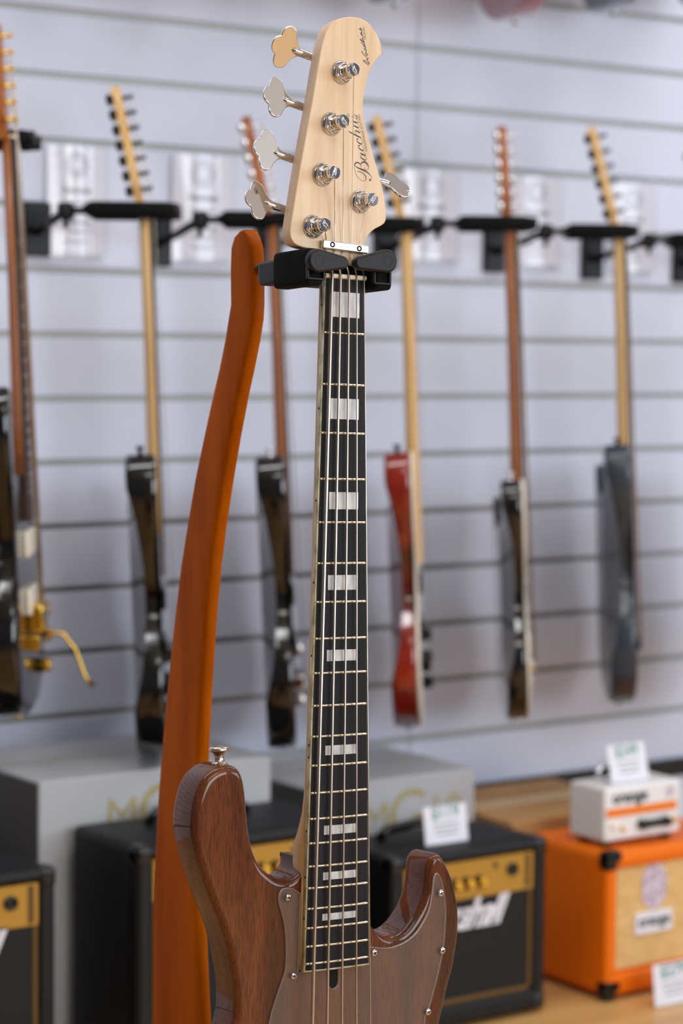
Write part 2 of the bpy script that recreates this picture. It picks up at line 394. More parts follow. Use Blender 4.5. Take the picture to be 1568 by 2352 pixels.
# fretboard
def board_sec(s, w_, z0=-0.006, n=12):
    return [Vector((-w_, -s, z0))]+[Vector((-w_+2*w_*k/n, -s, arc(-w_+2*w_*k/n))) for k in range(n+1)]+[Vector((w_, -s, z0))]
part(MB().loft([board_sec(s, hw(s)-0.0015) for s in (0.0, 0.2, 0.4, END-0.0015)], smooth=False), 'fretboard', M['ebony'])
bd = MB()
for sg in (-1, 1):
    bd.loft([[Vector((sg*(hw(s)-0.0014), -s, -0.0061)), Vector((sg*(hw(s)-0.0014), -s, arc(hw(s))+0.0001)), Vector((sg*(hw(s)-0.0003), -s, arc(hw(s)))), Vector((sg*hw(s), -s, arc(hw(s))-0.0006)), Vector((sg*hw(s), -s, -0.0061))] for s in (0, 0.2, 0.4, END)])
bd.loft([[Vector((x, -END+0.0016, -0.0061)), Vector((x, -END+0.0016, arc(x)+0.0001)), Vector((x, -END, arc(x)-0.0002)), Vector((x, -END, -0.0061))] for x in [hw(END)*k/6 for k in range(-6, 7)]])
part(bd, 'binding', M['binding'], label='mottled cream binding around the fretboard')
for n, k in ((1, 0.5), (3, .5), (5, .5), (7, .5), (9, .5), (12, .30), (12, .72), (15, .5), (17, .5), (19, .5)):
    s = fs(n-1)*(1-k)+fs(n)*k
    part(MB().lathe([(0.0011, -0.0002), (0.0011, 0.00008)], (-hw(s), -s, -0.0036), (-1, 0, 0), 10), 'side_dot', M['void'])
for n, hmm in {1: 22.3, 3: 18.3, 5: 15.2, 7: 13.2, 9: 10, 12: 8.5, 15: 8, 17: 6.8, 19: 6}.items():
    s = (fs(n-1)+fs(n))/2 - (0.001 if n == 1 else 0); h = hmm/2000; w_ = (29+n*0.37)/2000; ox = 0.001
    part(MB().loft([[Vector((x, -s+h, arc(x)+0.00008)), Vector((x, -s-h, arc(x)+0.00008)), Vector((x, -s-h, arc(x)-0.001)), Vector((x, -s+h, arc(x)-0.001))] for x in [ox+w_*k/4 for k in range(-4, 5)]], smooth=False), 'inlay', M['pearl'])
for n in range(1, 22):
    s = fs(n); w_ = hw(s)-0.0002; q = []
    for k in range(-8, 9):
        x = w_*k/8; q.append([Vector((x, -s+0.0012*cos(t)*(0.8 if abs(k) == 8 else 1), arc(x)-0.0002+0.0012*max(sin(t), -0.5)*(0.5 if abs(k) == 8 else 1))) for t in [2*pi*j/10 for j in range(10)]])
    part(MB().loft(q), 'fret', M['fret'])
# nut, black block behind it
q = [[Vector((x, 0.0016+0.0022*cos(t), arc(x)+0.0006+0.0022*sin(t))) for t in [2*pi*j/12 for j in range(12)]] for x in [0.0216*k/8 for k in range(-8, 9)]]
part(MB().loft(q), 'nut', M['bone'])
part(MB().loft([[Vector((x, y, z)) for y, z in ((0.0035, -0.006), (0.0035, -0.0004), (0.012, -0.0012), (0.0145, -0.006))] for x in (-0.0214, 0, 0.0214)], smooth=False), 'nut_shelf', M['gloss_black'])

# headstock
c = (540, 20, 3.564)
hs = crop(*c, [(945, 66), (860, 80), (795, 118), (750, 175), (722, 250), (700, 340), (662, 560), (625, 780), (590, 970), (550, 1190), (512, 1400), (480, 1600), (457, 1750), (449, 1830), (460, 1885), (495, 1930), (560, 1955), (640, 1968), (700, 1998), (710, 2060)], HZ)
hs2 = crop(*c, [(1062, 2060), (1052, 1990), (1060, 1930), (1078, 1880), (1105, 1838), (1145, 1803), (1195, 1776), (1226, 1750), (1237, 1700), (1229, 1600), (1213, 1500), (1190, 1400), (1150, 1260), (1110, 1120), (1078, 1000), (1054, 880), (1047, 790), (1058, 700), (1078, 590), (1110, 500), (1155, 420), (1190, 382), (1212, 368, 'c'), (1195, 290), (1165, 218), (1122, 150), (1070, 100), (1010, 74)], HZ)
hd = hs + [(-0.0208, 0.010), (-0.0208, -0.001, 'c'), (0.0208, -0.001, 'c'), (0.0208, 0.010)] + hs2
part(MB().prism(spline(hd, 5), HZ/1000-0.0142, HZ/1000, 0.0012, 3), 'headstock', M['maple'])

# lettering on the headstock (traced pen strokes as flat ink ribbons)
def ribbon(mb, pts, ox, oy, sc, z, k=4, wdef=None):
    P = []
    for p in pts:
        q = B(ox+p[0]/sc, oy+p[1]/sc, z); wd = (p[2] if len(p) > 2 else wdef)/sc/2.35/1000/2; P.append((q.x, q.y, wd))
    n = len(P); S = []
    for i in range(n-1):
        p0, p1, p2, p3 = [Vector(P[max(0, min(n-1, j))]) for j in (i-1, i, i+1, i+2)]
        for j in range(k):
            t = j/k; S.append(0.5*((2*p1)+(p2-p0)*t+(2*p0-5*p1+4*p2-p3)*t*t+(-p0+3*p1-3*p2+p3)*t**3))
    S.append(Vector(P[-1])); vs = []
    for i, q in enumerate(S):
        d = S[min(i+1, len(S)-1)]-S[max(i-1, 0)]; d = Vector((d.x, d.y)).normalized() if d.xy.length > 0 else Vector((1, 0))
        nn = Vector((-d.y, d.x))*max(q.z, 0.00006); vs += [(q.x+nn.x, q.y+nn.y, z/1000), (q.x-nn.x, q.y-nn.y, z/1000)]
    mb.add(vs, [(2*i, 2*i+1, 2*i+3, 2*i+2) for i in range(len(S)-1)])
def dot(mb, x, y, r, ox, oy, sc, z):
    q = B(ox+x/sc, oy+y/sc, z); rr = r/sc/2.35/1000; mb.add([(q.x+rr*cos(2*pi*j/14), q.y+rr*sin(2*pi*j/14), z/1000) for j in range(14)], [list(range(14))])
LG = HZ+0.06; cc = (800, 250, 13.84, LG); mb = MB()
for st in (
    [(172, 1748, 8), (215, 1815, 18), (320, 1885, 40), (440, 1935, 56), (550, 1985, 50), (650, 2060, 30), (710, 2140, 20), (733, 2215, 12), (700, 2262, 16)],
    [(192, 1760, 12), (195, 1890, 13), (230, 2050, 14), (300, 2180, 13), (400, 2268, 12), (500, 2290, 13), (556, 2240, 20), (552, 2170, 30), (500, 2085, 28), (400, 2015, 24), (280, 1985, 22)],
    [(200, 1800, 26), (215, 1735, 38), (275, 1702, 40), (345, 1732, 36), (390, 1790, 16), (410, 1868, 16)],
    [(393, 1790, 14), (412, 1728, 36), (470, 1690, 48), (545, 1705, 52), (605, 1770, 46), (642, 1860, 18), (622, 1925, 12), (575, 1940, 11), (525, 1918, 12), (488, 1875, 14)],
    [(500, 1620, 12), (560, 1700, 12)],
    [(470, 1482, 12), (420, 1468, 12), (380, 1490, 14), (395, 1545, 34), (460, 1600, 40), (525, 1628, 32), (575, 1590, 12), (560, 1540, 10), (500, 1495, 12)],
    [(362, 1392, 14), (410, 1425, 40), (480, 1462, 46), (535, 1480, 28), (550, 1440, 12), (505, 1390, 10), (430, 1325, 10)],
    [(345, 1175, 30), (330, 1160, 20), (312, 1190, 14), (325, 1235, 28), (380, 1292, 42), (440, 1322, 38), (488, 1308, 16), (503, 1265, 10), (470, 1205, 10), (380, 1110, 10)],
    [(290, 960, 28), (278, 945, 20), (260, 980, 14), (280, 1035, 28), (340, 1090, 40), (400, 1115, 36), (442, 1090, 16), (455, 1045, 10), (420, 980, 10), (340, 905, 10)],
    [(0, 708, 16), (50, 742, 28), (120, 778, 40), (220, 832, 42), (330, 885, 44), (412, 918, 14)],
    [(275, 868, 10), (228, 790, 12), (202, 725, 14), (215, 697, 28), (275, 712, 42), (335, 752, 40), (375, 745, 16), (378, 710, 10), (330, 655, 10), (250, 580, 10)],
    [(155, 520, 14), (205, 548, 42), (275, 588, 42), (328, 592, 18), (342, 550, 10), (300, 490, 10), (215, 410, 10)],
    [(125, 378, 14), (178, 408, 42), (255, 440, 42), (302, 432, 16), (310, 392, 10), (262, 330, 10), (185, 272, 10), (120, 262, 12), (125, 238, 12), (195, 212, 10)],
    [(172, 155, 8), (218, 200, 18), (256, 240, 40), (276, 285, 22), (262, 322, 14)]):
    ribbon(mb, st, *cc)
for d_ in ((688, 2262, 34), (345, 1172, 22), (292, 958, 22), (260, 322, 18)): dot(mb, *d_, *cc)
part(mb, 'brand_logo', M['ink'], label='dark script brand name reading up the headstock')
mb = MB()
for st in ([(570, 2130), (400, 2010), (295, 1900), (335, 1895), (480, 1985), (585, 2060), (590, 2015), (500, 1900), (450, 1840), (515, 1850), (532, 1800), (400, 1680), (275, 1565), (228, 1490), (250, 1460), (285, 1482)],
           [(480, 1660), (412, 1590), (395, 1530), (440, 1525), (492, 1590), (490, 1650), (475, 1662)], [(440, 1520), (445, 1430), (380, 1400), (345, 1335), (375, 1300), (430, 1350), (445, 1430)],
           [(400, 1320), (415, 1250), (345, 1220), (300, 1155), (335, 1130), (395, 1190), (415, 1255)], [(178, 995), (280, 1090), (372, 1145)], [(372, 1145), (345, 1040), (230, 950), (140, 862), (200, 880), (310, 980), (352, 1035)],
           [(352, 1035), (325, 920), (270, 850), (215, 790)], [(270, 850), (300, 800), (270, 715), (190, 620), (180, 580), (262, 632), (200, 565), (180, 510), (228, 530), (225, 470), (200, 420), (120, 370), (112, 342), (180, 385), (202, 400), (195, 340), (155, 275)], [(70, 700), (85, 712)]):
    ribbon(mb, st, 820, 50, 21.38, LG, 4, 34)
part(mb, 'model_script', M['ink'], label='handwritten script near the tip of the headstock')
mb = MB()
for txt, a, b in (('HANDMADE GUITARS', (844, 346.8), (825.6, 262.5)), ('MODEL', (841.4, 90.0), (836.0, 61.2))):
    p, q = B(*a, LG), B(*b, LG); u = (q-p); v = Vector((-u.y, u.x, 0)); add_text(mb, txt, 0.0028, p, u, v, 0.00002, fit=u.length)
q = B(799.3, 265, LG); mb.add([(q.x+r*cos(t), q.y+r*sin(t), LG/1000) for t in [2*pi*j/16 for j in range(16)] for r in (0.0014, 0.0017)], [(2*j, 2*j+1, (2*j+3) % 32, (2*j+2) % 32) for j in range(16)])
add_text(mb, 'R', 0.0022, (q.x+0.0008, q.y-0.0007, LG/1000), (0, 1, 0), (-1, 0, 0), 0.00002)
part(mb, 'small_print', M['ink'], label='small dark capitals on the headstock')

# string retainer bar
a, b = B(741.5, 560, HZ+5), B(845, 574, HZ+5); u = (b-a); u.z = 0; L = u.length; ang = math.atan2(u.y, u.x)
rm = Matrix.Rotation(ang, 3, 'Z')
ret = part(MB().box((a.x, a.y-0.0035, HZ/1000+0.0003), (a.x+L, a.y+0.0035, HZ/1000+0.006), 0.0006, rot=rm, org=(a.x, a.y, 0)), 'string_retainer', M['nickel'], label='brushed metal bar holding the strings down behind the nut')
for px_, py_ in ((763.5, 561.8), (825, 571)):
    q = B(px_, py_, HZ+6)
    part(MB().lathe([(0.0025, -0.001), (0.0025, 0.0004), (0.002, 0.0006), (0.0014, 0.0004), (0.0012, -0.0002)], (q.x, q.y, HZ/1000+0.0058), (0, 0, 1), 18), 'screw', M['foam'], ret)

# tuners
bases = [(784, 167), (760.3, 285), (739.8, 401.6), (718.2, 520.9), (826.8, 463.3)]
slots = [-62, -52, 72, -55, 52]
# paddle outline in (u = outward from the shaft end, v = across), mm
paddle = [(-7, 2.6, 'c'), (-3, 3.6), (2, 7), (5, 12), (7.5, 17), (13, 19.3), (18, 17.2), (20, 12.5), (20.4, 8.6, 'c'), (24.5, 6), (26.4, 0), (24.5, -6), (20.4, -8.6, 'c'), (20, -12.5), (18, -17.2), (13, -19.3), (7.5, -17), (5, -12), (2, -7), (-3, -3.6), (-7, -2.6, 'c')]
keys = [((681, 118), 20, 1), ((660.5, 233.5), -14, 1), ((639, 354), -11, 1), ((619, 470), -22, 1), ((884, 420), -48, -1)]
ZK = HZ-14.2-7.5
for i, (bp, sl, (kp, ka, sd)) in enumerate(zip(bases, slots, keys)):
    q = B(*bp, HZ); o = Vector((q.x, q.y, HZ/1000))
    tn = part(MB().lathe([(0.0104, 0.0001), (0.0106, 0.0008), (0.0098, 0.0018), (0.0092, 0.0024)], o, (0, 0, 1), 32), 'tuner', M['chrome'])
    hexp = [(0.0094*cos(pi/3*k+0.4), 0.0094*sin(pi/3*k+0.4)) for k in range(6)]
    part(MB().prism(hexp, 0.0022, 0.0052, 0.0008, 2, mp=lambda x, y, z: (x+o.x, y+o.y, z+o.z)).lathe([(0.0078, 0.005), (0.0076, 0.0075), (0.0068, 0.008)], o, (0, 0, 1), 28), 'hex_bushing', M['chrome'], tn)
    pst = MB().lathe([(0.0060, 0.007), (0.0060, 0.0085), (0.0050, 0.0095), (0.0046, 0.012), (0.0050, 0.0145), (0.0060, 0.0152)], o, (0, 0, 1), 28)
    sa = radians(sl); dr = Vector((cos(sa), sin(sa), 0)); nr_ = Vector((-dr.y, dr.x, 0))
    for sg in (-1, 1):
        a0 = math.asin(0.0013/0.0061); ps = [(0.0061*cos(a0+(pi-2*a0)*k/12), sg*0.0061*sin(a0+(pi-2*a0)*k/12)) for k in range(13)]
        pst.prism(ps, 0.015, 0.0205, 0.0004, 2, mp=lambda x, y, z, o=o, dr=dr, nr_=nr_: tuple(o+dr*x+nr_*y+Vector((0, 0, z))))
    part(pst, 'string_post', M['chrome'], tn)
    # key: shaft plus trefoil paddle, turned about the shaft
    k0 = B(*kp, ZK); sh = Vector((-1, 0.20, 0)) if sd > 0 else Vector((1, -0.10, 0)); sh.normalize()
    up = Vector((0.20, 1, 0)) if sd > 0 else Vector((0.10, 1, 0)); up.normalize(); ar = radians(ka); v_ = up*cos(ar)+Vector((0, 0, 1))*sin(ar); w3 = sh.cross(v_)
    root = k0-sh*0.038
    km = MB().tube([root, k0-sh*0.006, k0+sh*0.001, k0+sh*0.0045, k0+sh*0.0062], [0.0036, 0.0036, 0.0033, 0.0025, 0.0008], 16)
    km.prism(spline([(x/1000, y/1000)+t_ for x, y, *t_ in [(p[0], p[1], *p[2:]) for p in paddle] for t_ in [tuple(t_)]], 4), -0.0012, 0.0012, 0.0006, 3, mp=lambda x, y, z, k0=k0, sh=sh, v_=v_, w3=w3: tuple(k0+sh*x+v_*y+w3*z))
    part(km, 'tuning_key', M['chrome'], tn)
    back = MB().lathe([(0.011, 0), (0.011, 0.010), (0.009, 0.013)], (o.x, o.y, HZ/1000-0.0143), (0, 0, -1), 20)
    part(back, 'gear_housing', M['chrome'], tn)

# strings
gauge = [0.0033, 0.0026, 0.0021, 0.0017, 0.0012]
nutx = [760.6, 780.1, 799.5, 818.0, 835.6]; endx = [719.9, 753, 785.8, 818.2, 849.2]; retx = [746.5, 766.5, 785.3, 804.6, 823.0]
posti = [3, 2, 1, 0, 4]
for i in range(5):
    a = B(nutx[i], 641-8+2*i, 2.6); b = B(endx[i], 2230, 4.5); g = gauge[i]/2
    a = Vector((a.x, 0.0015, 0.0028-abs(a.x)*0.03+g)); d = (b-a)/((a-b).y)
    e_ = a+d*SCALE; e_.z = 0.0065
    bo = B(*bases[posti[i]], HZ); r1 = B(retx[i], 566+2*i, HZ+1)
    side = 0.0056
    tp = Vector((r1.x, bo.y, HZ/1000+0.011)); dx = tp.x-bo.x
    pts = [Vector((bo.x+max(min(dx, side), -side), bo.y-sqrt(max(0, side**2-min(abs(dx), side)**2))*0.6, HZ/1000+0.0115)), Vector((r1.x, r1.y+0.006, HZ/1000+0.0024)), Vector((r1.x, r1.y-0.004, HZ/1000+0.0018)), a+Vector((0, 0.004, -0.0012)), a, b, e_, e_+Vector((0, -0.03, -0.004))]
    th = g*0.42 if True else g
    part(MB().tube(pts, [th, th, th*1.15, g*0.95, g, g, g, g], 10), 'string', M['string'])
    # the windings round the post
    part(MB().lathe([(0.0048, 0), (0.0058, 0.0006), (0.0058, 0.004), (0.0048, 0.0046)], (bo.x, bo.y, HZ/1000+0.0095), (0, 0, 1), 20), 'string_winding', M['string'])

# clear pickguard over the body
PZ = -8.2; c = (340, 1680, 2.119)
gl = crop(*c, [(592, 1424), (610, 1350), (640, 1258), (660, 1200), (668, 1172), (673, 1140), (675, 1050), (668, 950), (655, 890), (640, 835), (641, 795), (658, 768), (700, 764), (745, 790)], PZ)
gr = crop(*c, [(1096, 1042), (1150, 1055), (1200, 1048), (1252, 1026), (1303, 985), (1343, 925), (1370, 865), (1385, 790), (1394, 715), (1408, 690), (1428, 715), (1444, 780), (1452, 860), (1450, 950), (1440, 1060), (1420, 1160), (1400, 1240), (1372, 1345), (1350, 1424)], PZ)
lx = lambda y: hw(-y)+0.0006
yl, yr = gl[-1][1], gr[0][1]; q = B(340+905/2.119, 1680+1165/2.119, PZ)
sl_ = [(0.0066, -END-0.0004, 'c'), (0.0066, -END-0.013), (0.0050, -END-0.0175), (0.0012, -END-0.0195), (-0.0026, -END-0.0175), (-0.0042, -END-0.013), (-0.0042, -END-0.0004, 'c')]
gpts = gl[:-1]+[(-lx(yl), yl, 'c'), (-lx(-END), -END-0.0004, 'c')]+sl_[::-1]+[(lx(-END), -END-0.0004, 'c'), (lx(yr), yr, 'c')]+gr[1:]+[(0.100, -0.75), (0.09, -0.80), (0.02, -0.83), (-0.05, -0.80), (-0.085, -0.74)]
gsp = spline(gpts, 5)
guard = part(MB().prism(gsp, -0.0109, PZ/1000, 0.0005, 2), 'pickguard', M['acrylic'], label='clear acrylic pickguard screwed to the body')
for p_ in guard.data.polygons:
    if abs(p_.normal.z) < 0.9: p_.material_index = 1
guard.data.materials.append(M['acrylic_edge_highlight'])
part(MB().prism([(-0.0041, -END+0.002), (0.0065, -END+0.002), (0.0065, -END-0.0135), (0.0052, -END-0.0172), (0.0012, -END-0.0193), (-0.0028, -END-0.0172), (-0.0041, -END-0.0135)], -0.0118, -0.01070), 'truss_rod_slot', M['void'], label='dark rounded slot below the end of the fretboard')
for px_, py_ in ((682, 808), (708, 1190), (1100, 1078), (1424, 787), (1432, 1067), (1362, 1365)):
    q = B(340+px_/2.119, 1680+py_/2.119, PZ); o = Vector((q.x, q.y, PZ/1000))
    sw = part(MB().lathe([(0.0033, 0), (0.0031, 0.0007), (0.0022, 0.0013), (0.0008, 0.0016)], o, (0, 0, 1), 20), 'screw', M['chrome'], guard)
    cr_ = MB()
    for a_ in (0.5, 0.5+pi/2): cr_.box((o.x-0.0017, o.y-0.0004, o.z+0.0012), (o.x+0.0017, o.y+0.0004, o.z+0.00175), rot=Matrix.Rotation(a_, 3, 'Z'), org=o)
    part(cr_, 'screw_recess', M['void'], sw)
# strap button on the upper horn
q = B(503, 1757, -32)
part(MB().lathe([(0.0085, -0.004), (0.0082, 0.001), (0.0055, 0.0025), (0.0044, 0.006), (0.0048, 0.010), (0.0085, 0.0125), (0.0090, 0.0140), (0.0078, 0.0160), (0.003, 0.0168)], q, (-0.03, 1, 0), 28), 'strap_button', M['nickel'])
# pickups, bridge and knobs lower down on the body
for y in (-0.715, -0.79): part(MB().box((-0.052, y-0.017, -0.0109), (0.052, y+0.017, -0.0005), 0.003), 'pickup', M['gloss_black'])
part(MB().box((-0.045, -0.905, -0.0109), (0.045, -0.845, -0.005), 0.002).box((-0.043, -0.885, -0.005), (0.043, -0.862, 0.0048), 0.002), 'bridge', M['nickel'])
for x, y in ((0.085, -0.82), (0.115, -0.85), (0.13, -0.80)): part(MB().lathe([(0.010, 0), (0.0095, 0.014), (0.008, 0.015)], (x, y, -0.011), (0, 0, 1), 24), 'knob', M['nickel'])

# ================================================================== THE STAND
c = MB()
LRs = [(532, 564, 576), (536, 548, 592), (545, 538, 598), (570, 530, 606), (620, 528, 609), (700, 529, 609), (735, 523, 607), (780, 516, 600), (850, 502, 586), (900, 490, 575), (1000, 468, 556), (1100, 447, 539), (1200, 430, 524), (1300, 414, 511), (1400, 402, 502), (1500, 391, 495), (1600, 381, 489), (1700, 372, 484), (1800, 364, 480), (1900, 357, 477), (2000, 353, 476), (2100, 350, 477), (2200, 349, 481), (2352, 349, 488)]
XS, TH = -4.0, 8.0
prf = []
for y, l_, r_ in LRs:
    a = Bx(l_, y, XS-TH+2); b = Bx(r_, y, XS+TH-2); prf.append((a.y, a.z, b.y, b.z))
ya, za, yb, zb = prf[-1]
dz = (prf[-1][1]-prf[-2][1])/(prf[-1][0]-prf[-2][0]); 
floor_y = -(BO.z)/BY.z
for k in (0.5, 1.0):
    yy = ya+(floor_y-ya+0.0)*k; prf.append((yy, za-0.004*k, yy, zb+0.012*k))
secs = []
for ay, az, by_, bz in prf:
    m_y, m_z = (ay+by_)/2, (az+bz)/2; hz = abs(bz-az)/2; q = []
    for j in range(28):
        t = 2*pi*j/28; e_ = 0.42
        q.append(Vector((XS/1000+TH/1000*(1 if cos(t) > 0 else -1)*abs(cos(t))**e_, m_y+(by_-ay)/2*sin(t), m_z+hz*(1 if sin(t) > 0 else -1)*abs(sin(t))**e_)))
    secs.append(q)
SBASE = Vector((XS/1000, prf[-1][0], (prf[-1][1]+prf[-1][3])/2))
MWS = MWB.copy(); MWS.translation = BO+BX*SBASE.x+BY*SBASE.y+BZ*SBASE.z
stand = thing('guitar_stand', 'orange-stained curved wooden guitar stand with black padded yoke holding the bass', 'guitar stand', MWS)
def sp_(mb, name, m, parent=stand, label=None, **k): return mb.build(name, m, parent, off=SBASE, label=label, **k)
sp_(MB().loft(secs), 'post', M['stand'])
fy = floor_y+0.012; fz = SBASE.z
for sg in (-1, 1): sp_(MB().tube([(XS/1000, fy+0.08, fz), (sg*0.14, fy+0.035, fz+0.12), (sg*0.24, fy, fz+0.26)], [0.016, 0.014, 0.011], 14), 'foot', M['stand'])
hole = Bx(594, 621, XS)
sp_(MB().tube([(XS/1000, hole.y, hole.z-0.004), (XS/1000, hole.y, -0.06)], 0.0042, 16), 'rod', M['nickel'])
sp_(MB().tube([(XS/1000, hole.y, hole.z-0.002), (XS/1000, hole.y, hole.z+0.0015)], 0.0058, 20), 'rod_collar', M['rosewood'])
# yoke: back bar, two foam sleeves with lever locks
ZF = 12.0
yt = B(700, 567.5, ZF).y; yb_ = B(700, 653.0, ZF).y
xl0 = B(703.5, 610, ZF).x; xl1 = B(746, 610, ZF).x; xr1 = B(903, 610, ZF).x; xr0 = xr1-(xl1-xl0)
yoke = sp_(MB().box((xl0+0.001, yb_+0.005, -0.072), (xl1-0.002, yt-0.006, -0.040), 0.003).box((xr0+0.002, yb_+0.005, -0.072), (xr1-0.001, yt-0.006, -0.040), 0.003).box((xl0+0.006, yb_+0.007, -0.082), (xr1-0.006, yt-0.008, -0.060), 0.004), 'yoke', M['black_trim'])
for x0, x1, sg in ((xl0, xl1, 1), (xr0, xr1, -1)):
    ar_ = sp_(MB().prism([(x, y) for x, y in [((x0+x1)/2+(x1-x0)/2*(1 if cos(t) > 0 else -1)*abs(cos(t))**.35, (yt+yb_)/2+(yt-yb_)/2*(1 if sin(t) > 0 else -1)*abs(sin(t))**.35) for t in [2*pi*j/40 for j in range(40)]]], -0.046, ZF/1000, 0.004, 4), 'foam_sleeve', M['foam'], yoke)
for (big, small, sg) in (((731.7, 598.5), (787, 603), 1), ((888.5, 599.5), (828, 604), -1)):
    p = B(*big, ZF+8); q = B(*small, ZF+8); r1, r2 = 0.0104, 0.0058; d = Vector((q.x-p.x, q.y-p.y)); a0 = math.atan2(d.y, d.x); da = math.acos((r1-r2)/d.length)
    ol = [(p.x+r1*cos(a0+da+(2*pi-2*da)*k/24), p.y+r1*sin(a0+da+(2*pi-2*da)*k/24)) for k in range(25)]+[(q.x+r2*cos(a0-da+2*da*k/16), q.y+r2*sin(a0-da+2*da*k/16)) for k in range(17)]
    lv = sp_(MB().prism(ol, ZF/1000+0.0005, ZF/1000+0.0095, 0.0022, 5), 'lock_lever', M['black_plastic'], yoke)
    bx_ = p.x; by0 = yb_+0.0045
    fr_ = MB()
    for lo, hi in (((-0.009, 0), (0.009, 0.0016)), ((-0.009, 0), (-0.0074, 0.012)), ((0.0074, 0), (0.009, 0.012))): fr_.box((bx_+lo[0]+0.001*sg, by0+lo[1], ZF/1000-0.001), (bx_+hi[0]+0.001*sg, by0+hi[1], ZF/1000+0.003), 0.0003)
    sp_(fr_, 'lever_housing', M['black_plastic'], yoke)
    tp = MB(); n = 28
    tp.add([(p.x+r*cos(2*pi*j/n), p.y+r*sin(2*pi*j/n), ZF/1000+z) for r, z in ((0.0049, 0.0096), (0.0046, 0.0092), (0.0043, 0.0096)) for j in range(n)], [(k*n+j, k*n+(j+1) % n, (k+1)*n+(j+1) % n, (k+1)*n+j) for k in (0, 1) for j in range(n)])
    sp_(tp, 'pivot_cap', M['void'], yoke)

